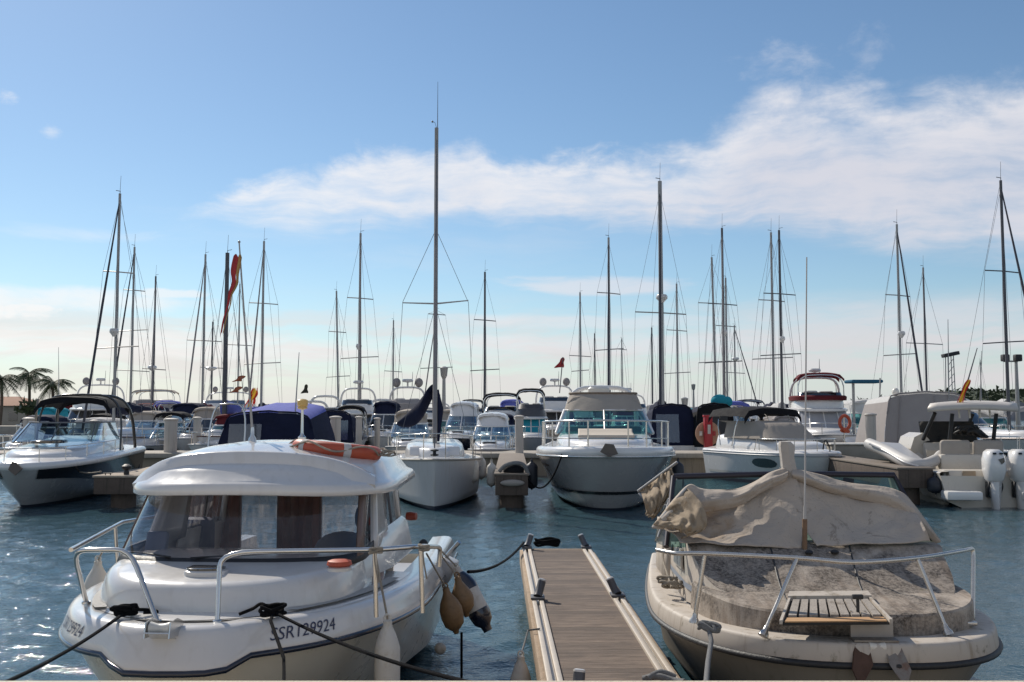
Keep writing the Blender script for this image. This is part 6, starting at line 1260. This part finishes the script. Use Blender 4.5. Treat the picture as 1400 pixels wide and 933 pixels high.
# ================================================================== SAILING BOATS: (x, y of masthead, mast height) ...
def sail(px, ytop, H, label, spr=(), stay=None, radar=None, cover=navy, hull=0, aerial=True, head=0., m=None, thick=.075, lean=0., big=0, flagat=None):
    T = Pz(px, ytop, H); d = T.y; L = max(7.5, H * .78); B = L * .31; x = T.x - lean * d / 1361
    o = thing('sailing_boat', label, 'sailboat', (x, d - .42 * L if abs(head) < 90 else d + .42 * L, 0), head, 'sailing yachts moored behind the jetty')
    h = Hull(L, B, 1.25, 1.05, draft=.3, ym=.6, n=1.9, m=1.6, rake=.9, cb=.5, cs=.85, vc=.4, q=1., taper=.72); I_ = inv(o); m = m or (alu if (int(px) % 3) else alud)
    mb = MB(); h.body(mb, .12); mb.build('hull', [hullw[hull], antif], o, 30); rub(h, 'toe_rail', wood, o, .03)
    mb = MB(); h.deck(mb, .02, .01, .08); mb.build('deck', white, o, 50)
    mb = MB(); stack(mb, outline(B * .31, L * .2, L * .68, 2, .6, .9), [(0, 1.1), (.02, 1.38), (.1, 1.48), (.3, 1.52)]); mb.build('coachroof', whitec, o, 60)
    base = I_ @ Vector((x, d, 1.4)); top = I_ @ T
    MB().tube([base, top], [thick * (1 + d / 400), thick * .8 * (1 + d / 400)], 8).build('mast', m, o, 60)
    bo = base + V(0, L * .36, 1.0); MB().tube([base + V(0, .1, .95), bo], .07, 6).build('boom', m, o, 60)
    mb = MB(); rr = []
    for k in range(9):
        f = k / 8; c = (base + V(0, .05, 1.15)).lerp(bo + V(0, -.1, .1), f); w_ = lerp(.24, .12, f); hh = lerp(.42, .16, f) * (1 + .15 * math.sin(k * 2)); rr.append([c + V(w_ * math.cos(a), 0, hh * math.sin(a) + .03 * math.sin(3 * a + k)) for a in [2 * math.pi * j / 10 for j in range(10)]])
    mb.loft(rr); mb.build('sail_cover', cover, o, 60)
    wr = .005 + d * .00007; zprev = H
    for i, (y, hw_) in enumerate(spr):
        c = P(px, y, d); sx = hw_ * d / 1361; q = I_ @ Vector((lerp(x, T.x, (c.z - 1.4) / (H - 1.4)), d, c.z)); ang = .15
        for s in (-1, 1):
            tip = q + V(s * sx, ang, .06 * s * ((i % 2) * 2 - 1)); MB().tube([q, tip], .022 + d * .0002, 5).build('spreader', m, o)
            if i == 0: shroud(o, I_ @ Vector((T.x, d, lerp(c.z, H, .92))), tip, wr)
            if i + 1 < len(spr): c2 = I_ @ Vector((x + s * spr[i + 1][1] * d / 1361, d + .15, P(px, spr[i + 1][0], d).z)); shroud(o, tip, c2, wr)
            else: shroud(o, tip, I_ @ Vector((x + s * max(sx * 1.1, B * .42), d + .3, 1.2)), wr)
    if not spr:
        for s in (-1, 1): shroud(o, top, V(s * B * .45, L * .45, 1.2), wr)
    f0 = V(0, .25, 1.4)
    if stay is None: shroud(o, f0, top, wr, 'forestay')
    else:                                  # furled headsail leaning off the mast as photographed
        q = P(px + stay, 560, d); f0 = I_ @ Vector((q.x, d - (2.2 if abs(head) < 90 else -2.2), 1.5)); MB().tube([f0, f0.lerp(top, .5), top - V(0, 0, .3)], [.062, .062, .03], 6).build('furled_jib', greyc if int(px) % 2 else MATS['dark_jib'], o, 60)
    shroud(o, top, V(0, L * .98, 1.3), wr, 'backstay')
    for k_, (ox, hf) in enumerate(((.22, .97), (-.3, .86))): shroud(o, base.lerp(top, hf), base + V(ox, -.1, 0), wr * .9, 'halyard')
    if aerial: MB().tube([top, top + V(.03, 0, .9)], [.012, .008], 4).build('masthead_aerial', wire, o)
    mb = MB(); mb.tube([top, top + V(.02, 0, .12), top + V(.22 if int(px) % 2 else -.2, 0, .16)], .018, 4); mb.build('wind_vane', wire, o)
    if radar:
        c = I_ @ Vector((x, d - .25, P(px, radar[0], d).z)); r_ = radar[1] * d / 1361; mb = MB(); mb.lathe([(r_ * .3, -.25), (r_ * .7, -.12), (r_, -.04), (r_, .06), (r_ * .8, .14), (.02, .16)], c=c, n=14); mb.build('radar_dome', white, o, 50)
    for t_ in (.04, .2, .4): 
        for s in (-1, 1): q = V(s * max(h.w(t_) - .05, .1), t_ * L + .2, h.zs(t_)); MB().tube([q, q + V(0, 0, .6)], .018, 4).build('stanchion', steel, o)
    return o
mat('dark_jib', (.06, .06, .075), .8, 0, .2, 3)
S = [(164, 265, 13.2, 'sailing yacht with the tallest mast at far left, two spreaders and a radar dome', dict(spr=[(372, 22), (475, 30)], stay=-24, radar=(454, 6), head=0)),
 (184, 338, 13.5, 'sailing yacht with three pairs of spreaders just right of the tallest left mast', dict(spr=[(397, 15), (452, 20), (507, 24)], stay=-18, hull=1)),
 (213, 378, 13, 'sailing yacht with a radar dome low on its mast, third from the left', dict(spr=[(505, 16)], stay=7, radar=(503, 6))),
 (281, 348, 13, 'sailing yacht with one visible spreader pair and slanting jib, left of the dark mast', dict(spr=[(466, 24)], stay=-14, radar=None, cover=maroon)),
 (291, 440, 11, 'sailing yacht with a short mast carrying a wide radar dish', dict(spr=[(503, 16)], radar=(504, 8), cover=maroon, hull=2)),
 (311, 346, 10.2, 'sailing yacht with a thick dark mast just left of the red pennant', dict(m=alud, thick=.11, spr=[], cover=blue)),
 (328, 388, 13.5, 'sailing yacht with a thin mast behind the red pennant', dict(spr=[(472, 18)], thick=.06, hull=1)),
 (361, 330, 13.5, 'sailing yacht with two spreaders right of the red pennant', dict(spr=[(415, 20), (497, 25)], stay=-11)),
 (460, 398, 13, 'sailing yacht with a slightly leaning mast, left of the pair of close masts', dict(spr=[(454, 12), (515, 16)], lean=-5, radar=None)),
 (493, 319, 13.6, 'sailing yacht with mast and furled jib side by side above the beige flybridge', dict(spr=[(408, 18), (489, 26)], stay=7, radar=(474, 4))),
 (538, 438, 12, 'small far sailing yacht with a single spreader above the grey canvas flybridge', dict(spr=[(508, 12)], thick=.07)),
 (597, 424, 12, 'far sailing yacht half hidden behind the tallest bow-on mast', dict(spr=[(430, 12), (503, 22)], stay=-18, aerial=False)),
 (663, 372, 12.5, 'sailing yacht alone between the bow-on mast and the white pile', dict(spr=[(438, 15), (506, 20)], hull=1)),
 (793, 400, 13, 'far sailing yacht left of the beige canvas cruiser', dict(spr=[(487, 15), (507, 12)])),
 (813, 456, 12, 'far sailing yacht with the low bare mast behind the beige canvas cruiser', dict(hull=1)),
 (832, 325, 13.4, 'sailing yacht rising behind the beige canvas cruiser with two pairs of spreaders', dict(spr=[(401, 16), (478, 20)], stay=-5)),
 (850, 463, 12, 'far sailing yacht with the lowest mast right of the beige canvas cruiser', dict(hull=2, spr=[(478, 7)])),
 (902, 248, 13.4, 'sailing yacht with the tall thick mast and radar above the dark blue canopy', dict(spr=[(428, 35)], stay=-9, radar=(408, 8), thick=.11)),
 (891, 448, 11, 'far sailing yacht just left of the tall thick mast with radar', dict(hull=1)),
 (925, 388, 13, 'sailing yacht with two small spreaders right of the tall thick mast with radar', dict(spr=[(452, 14), (510, 18)])),
 (973, 352, 13, 'sailing yacht with a leaning mast, leftmost of the cluster over the red post', dict(spr=[(415, 20), (495, 22)], lean=-4)),
 (987, 312, 13.6, 'sailing yacht with the highest mast of the cluster over the red post', dict(spr=[(416, 20), (495, 26)], stay=-8, radar=(455, 4))),
 (992, 380, 13.2, 'sailing yacht with the short mast close right of the highest one over the red post', dict(spr=[(446, 14)])),
 (1004, 445, 11.5, 'far sailing yacht with a small radar, rightmost of the cluster over the red post', dict(spr=[(510, 14)], radar=(491, 5), stay=30)),
 (1054, 318, 13.6, 'sailing yacht with the left mast of the close pair over the black bimini', dict(spr=[(411, 18), (490, 28)])),
 (1065, 315, 13.3, 'sailing yacht with the right mast of the close pair over the black bimini', dict(spr=[(402, 22), (485, 28)], radar=(464, 4), cover=white_c)),
 (1226, 307, 13.5, 'sailing yacht with a radar dome and slanting jib behind the big grey tent', dict(spr=[(404, 17), (485, 22)], stay=20, radar=(457, 5))),
 (1262, 366, 13, 'sailing yacht with one long spreader right above the big grey tent', dict(spr=[(470, 25)], stay=-11)),
 (1368, 247, 13.2, 'sailing yacht with the tallest mast at far right and a jib slanting right', dict(spr=[(371, 24), (468, 30)], stay=36, cover=white_c)),
 (1340, 492, 12, 'far sailing yacht with a small mast low over the wooded hill', dict(hull=1, thick=.06))]
for px, y, H, lab, kw in S: sail(px, y, H, lab, **kw)
# small flags
for px, y, d, lab in ((327, 519, 50, 'small orange flag on the rigging left of the pilothouse ensign'), (323, 534, 50, 'small red flag low on the rigging left of the pilothouse ensign')):
    flag('courtesy_flag', lab, [P(px + 5, y - 5, d), P(px, y, d), P(px - 4, y + 3, d)], [('flag_orange', (.27, .10, .06), 0, 1)], (.14, .2))
flag('burgee', 'pale red burgee above the wide radar arch with two grey domes', [P(770, 489, 58), P(768, 495, 58), P(764, 503, 58)], [('flag_faded_red', (.30, .05, .045), 0, 1)], (.05, .26))
o = thing('flag_staff', 'short staff with instruments holding the pale red burgee', 'staff', P(765, 526, 58)); MB().tube([V(0, 0, -.5), V(.2, 0, 1.6)], .03, 5).build('staff', wire, o)
flag('dark_flag', 'small dark flag on a thin staff right of the purple canopy', [P(419, 526, 60), P(418, 532, 60), P(416, 538, 60)], [('flag_dark', (.04, .04, .03), 0, 1)], (.06, .2))
for px, y0, y1, d, lab in ((80, 475, 560, 60, 'thin white whip aerial left of the big white flybridge yacht'), (409, 482, 552, 34.5, 'whip aerial leaning on the purple canopy boat'), (1296, 437, 540, 39, 'thin whip aerial on the big grey tent')):
    b = P(px - (5 if px == 409 else -1), y1, d); a = P(px, y0, d); o = thing('whip_aerial', lab, 'aerial', b); MB().tube([V(0, 0, -.3), a - b], [.028, .012], 5).build('whip', alu, o)
# ================================================================== SHORE: palms, house, lamp masts
leafm = mat('palm_leaf', (.06, .075, .022), .6, 0, .4, 2); trunkm = mat('palm_trunk', (.14, .10, .07), .9, 0, .3, 3, .8, 20)
def palm(px, ytop, d, label, n=17, r=2.6, seed=1):
    g = random.Random(seed); T = P(px, ytop, d); o = thing('palm_tree', label, 'palm tree', (T.x, d, .4)); hgt = T.z - .4 - r * .25
    MB().tube(arc([V(0, 0, 0), V(.15, 0, hgt * .5), V(.0, 0, hgt)], 6), [.24] + [.17] * 10 + [.2, .15], 8).build('trunk', trunkm, o)
    for i in range(n):
        a = 2 * math.pi * i / n + g.uniform(-.2, .2); el = g.uniform(-.35, 1.25); ln = r * g.uniform(.8, 1.1); u = V(math.cos(a), math.sin(a), 0); sp = []
        for k in range(9): f = k / 8; sp.append(V(0, 0, hgt) + u * ln * f * math.cos(el * (1 - f)) + V(0, 0, ln * (math.sin(el) * f - .75 * f * f)))
        mb = MB(); w_ = Vector((-u.y, u.x, 0))
        mb.tube(sp, [.04] * 5 + [.02] * 4, 4)
        for k in range(26):
            f = .12 + .86 * k / 25; i0 = min(int(f * 8), 7); p = sp[i0].lerp(sp[i0 + 1], f * 8 - i0); tl = (sp[i0 + 1] - sp[i0]).normalized(); l2 = .75 * r / 2.6 * math.sin(math.pi * (.12 + .85 * f)) ** .7
            for s in (-1, 1):
                e = p + (w_ * s * .75 + tl * .5 + V(0, 0, -.55 + g.uniform(-.15, .1))) * l2; mb.face([mb.v(p - tl * .045), mb.v(p + tl * .045), mb.v(e)])
        mb.build('frond', leafm, o, 180, merge=False)
    return o
palm(40, 504, 118, 'taller of the two whole palms at far left', 22, 2.5, 3); palm(72, 517, 112, 'shorter palm right beside the big white flybridge yacht', 21, 2.4, 5); palm(2, 512, 112, 'palm cut by the left edge over the terracotta roof', 21, 2.4, 8)
o = thing('palm_tree', 'low bushy young palm between the terracotta roof and the two whole palms', 'palm tree', P(40, 560, 116)); mb = MB(); g = random.Random(4)
for i in range(360):
    a = g.uniform(0, 6.28); r_ = g.uniform(.2, 1.7); z_ = g.uniform(-.6, 1.2) * (1 - r_ / 3); p = V(r_ * math.cos(a), r_ * math.sin(a), z_); q = V(g.gauss(0, .3), g.gauss(0, .3), g.gauss(0, .3)); mb.face([mb.v(p), mb.v(p + q), mb.v(p + V(q.y, q.z, q.x) * .6)])
mb.build('foliage', leafm, o, 180, merge=False); MB().tube([V(0, 0, -2.2), V(0, 0, .5)], .3, 8).build('trunk', trunkm, o)
p = P(8, 566, 128); o = thing('house', 'low house with a terracotta hipped roof at the left edge, behind the palms', 'house', (p.x, 128, .3)); zt = P(8, 542, 128).z - .3; ze = P(8, 555, 128).z - .3
mb = MB(); mb.box((-1.5, 3, ze / 2), (9, 7, ze), bev=.05); mb.build('wall', mat('render_wall', (.42, .36, .29), .9, 0, .1), o)
mb = MB(); mb.loft([[V(-6.6, -1, ze), V(3.6, -1, ze), V(3.6, 7, ze), V(-6.6, 7, ze)], [V(-3.4, 2.9, zt), V(.2, 2.9, zt), V(.2, 3.1, zt), V(-3.4, 3.1, zt)]]); mb.build('roof', mat('terracotta', (.26, .11, .055), .85, 0, .2, 5), o, 20)
for x_ in (-4, -1.5, 1.2): mb = MB(); mb.box((x_, -.52, ze * .5), (1.1, .06, 1.1)); mb.build('window', winb, o)
def lampmast(px, ytop, d, label, kind):
    T = P(px, ytop, d); o = thing('lamp_mast', label, 'lamp post', (T.x, d, .4)); hh = T.z - .4
    if kind == 'lattice':
        for sx in (-1, 1):
            for sy in (-1, 1): MB().tube([V(sx * .36, sy * .36, 0), V(sx * .26, sy * .26, hh)], .05, 5).build('tower_leg', alu, o)
        for k in range(int(hh / .7)):
            w_ = .36 - .1 * k * .7 / hh; z_ = k * .7
            MB().tube([V(-w_, -w_, z_), V(w_, -w_, z_ + .7)], .03, 4).build('brace', alu, o)
        mb = MB(); mb.box((.1, 0, hh + .15), (1.5, .8, .35), rot=Matrix.Rotation(R(-12), 3, 'Y').to_euler(), bev=.06); mb.build('floodlight', dark, o)
    else:
        MB().tube([V(0, 0, 0), V(0, 0, hh)], [.16, .09], 8).build('pole', alu, o)
        if kind == 'double':
            MB().tube([V(-.75, 0, hh - .1), V(.1, 0, hh - .1)], .05, 6).build('cross_arm', alu, o)
            for x_ in (-.7, .05): mb = MB(); mb.box((x_, -.1, hh + .1), (.42, .4, .42), bev=.06); mb.build('floodlight', dark, o)
        else:
            mb = MB(); mb.lathe([(.1, -.7), (.2, -.5), (.24, -.1), (.26, 0), (.1, .08)], c=(0, 0, hh), n=14); mb.build('lamp_head', alu, o)
lampmast(1298, 487, 95, 'lattice floodlight tower over the wooded hill', 'lattice'); lampmast(1389, 492, 60, 'twin floodlight pole at the right edge', 'double')
lampmast(607, 503, 62, 'lamp post with a drum head just right of the tallest bow-on mast', 'drum'); lampmast(948, 526, 120, 'slender far lamp post between the dark blue canopy and the red post', 'drum'); lampmast(936, 545, 70, 'short lamp post with a flared head beside the dark blue canopy', 'drum')
# far houses on the hillside at the right edge
for i, (px, py, w_, lab) in enumerate([(1388, 556, 24, 'pale house low on the wooded hill at the right edge'), (1345, 558, 18, 'small pale house at the foot of the wooded hill')]):
    p = P(px, py, 300); o = thing('house', lab, 'house', (p.x, 300, .3)); ww = w_ * 300 / 1361
    mb = MB(); mb.box((0, 0, 1.7), (ww, 5, 3.6)); mb.build('wall', MATS['render_wall'], o); mb = MB(); mb.prism([V(-ww / 2 - .3, -2.8, 3.5), V(ww / 2 + .3, -2.8, 3.5), V(0, -2.8, 5)], (0, 5.6, 0)); mb.build('roof', mat('grey_roof', (.2, .2, .22), .8), o, 20)
    for k in (-.28, .0, .28): mb = MB(); mb.box((k * ww, -2.52, 1.9), (.8, .06, 1.2)); mb.build('window', winb, o)
# trees on the hill
treem = mat('hill_foliage', (.032, .045, .018), .9, 0, .5, 1.5)
m = MB(); g = random.Random(11)
for i in range(420):
    f = g.random() ** .8; x = lerp(175, 420, g.random()); k = smooth((x - 165) / 150); z_ = 15 * k * math.sin((.15 + .85 * f) * math.pi / 2) ** .8; y = 560 + 140 * (.15 + .85 * f) - 2
    for j in range(7):
        r_ = g.uniform(1.2, 2.6); c = V(x + g.gauss(0, 1.6), y, z_ + g.uniform(0, 2.2)); pts = [c + V(g.gauss(0, r_), g.gauss(0, .5), g.gauss(0, r_ * .6)) for q in range(3)]
        m.face([m.v(q) for q in pts])
o = m.build('hill_wood', treem, None, 180, merge=False); o['kind'] = 'stuff'
# ================================================================== sub-parts hang under the part they belong to
SUB = {'wiper': ['windscreen'], 'registration_lettering': ['topside_band'], 'rub_rail': ['topside_band', 'hull'], 'mushroom_vent': ['vent_base'], 'deck_hatch': ['hatch_frame', 'coachroof'], 'masthead_light': ['light_stand'],
       'rail_foot': ['stanchion'], 'stanchion': ['bow_rail', 'pulpit'], 'windscreen_pillar': ['windscreen'], 'windscreen_frame': ['windscreen'], 'window_post': ['cabin_windows'], 'window_frame': ['side_window'],
       'furler_drum': ['furled_jib'], 'spreader': ['mast'], 'radar_dome': ['mast'], 'wind_vane': ['mast'], 'masthead_aerial': ['mast'], 'sail_cover': ['boom'], 'bimini_frame': ['bimini'], 'satellite_dome': ['radar_arch'], 'radar_scanner': ['radar_arch'],
       'flybridge_seat': ['flybridge_deck'], 'flybridge_screen': ['flybridge_coaming'], 'air_vent': ['cowling'], 'cowling_mark': ['cowling'], 'vinyl_window': ['canopy_curtain'], 'hatch_slat': ['hatch_base'], 'plywood_strip': ['hatch_base'],
       'hull_window': ['hull'], 'oval_window': ['hull'], 'porthole': ['hull'], 'hull_stripe': ['hull'], 'canvas_hem': ['canvas_front'], 'horn_cap': ['horn'], 'rod_holder': ['hardtop', 'quarter_fitting'], 'roller_cheek': ['bow_roller'], 'roller_plate': ['bow_roller'], 'curtain': ['bulkhead'], 'bulkhead_post': ['bulkhead'], 'windscreen_gasket': ['windscreen'], 'roof_brow': ['roof'], 'aerial_base': ['whip_aerial'], 'reel_window': ['hose_reel'], 'pod_recess': ['pod_body'], 'white_band': ['ring'], 'end_cap': ['fender_body'], 'eye': ['fender_body']}
bpy.context.view_layer.update()
base = lambda o: o.name.split('.')[0]
def mid_(o):
    c = [Vector(v) for v in o.bound_box]; return sum(c, Vector()) / 8
for r in [o for o in COL.objects if o.parent is None and o.type == 'EMPTY']:
    ch = list(r.children); got = {}
    for c in ch: got.setdefault(base(c), []).append(c)
    for c in ch:
        for cand in SUB.get(base(c), []):
            if cand in got and not any(base(k) in SUB and k.parent != r for k in got[cand]):
                if cand in SUB and any(q in got for q in SUB[cand]): continue
                c.parent = min(got[cand], key=lambda k: (mid_(k) - mid_(c)).length); break
bpy.context.view_layer.update()
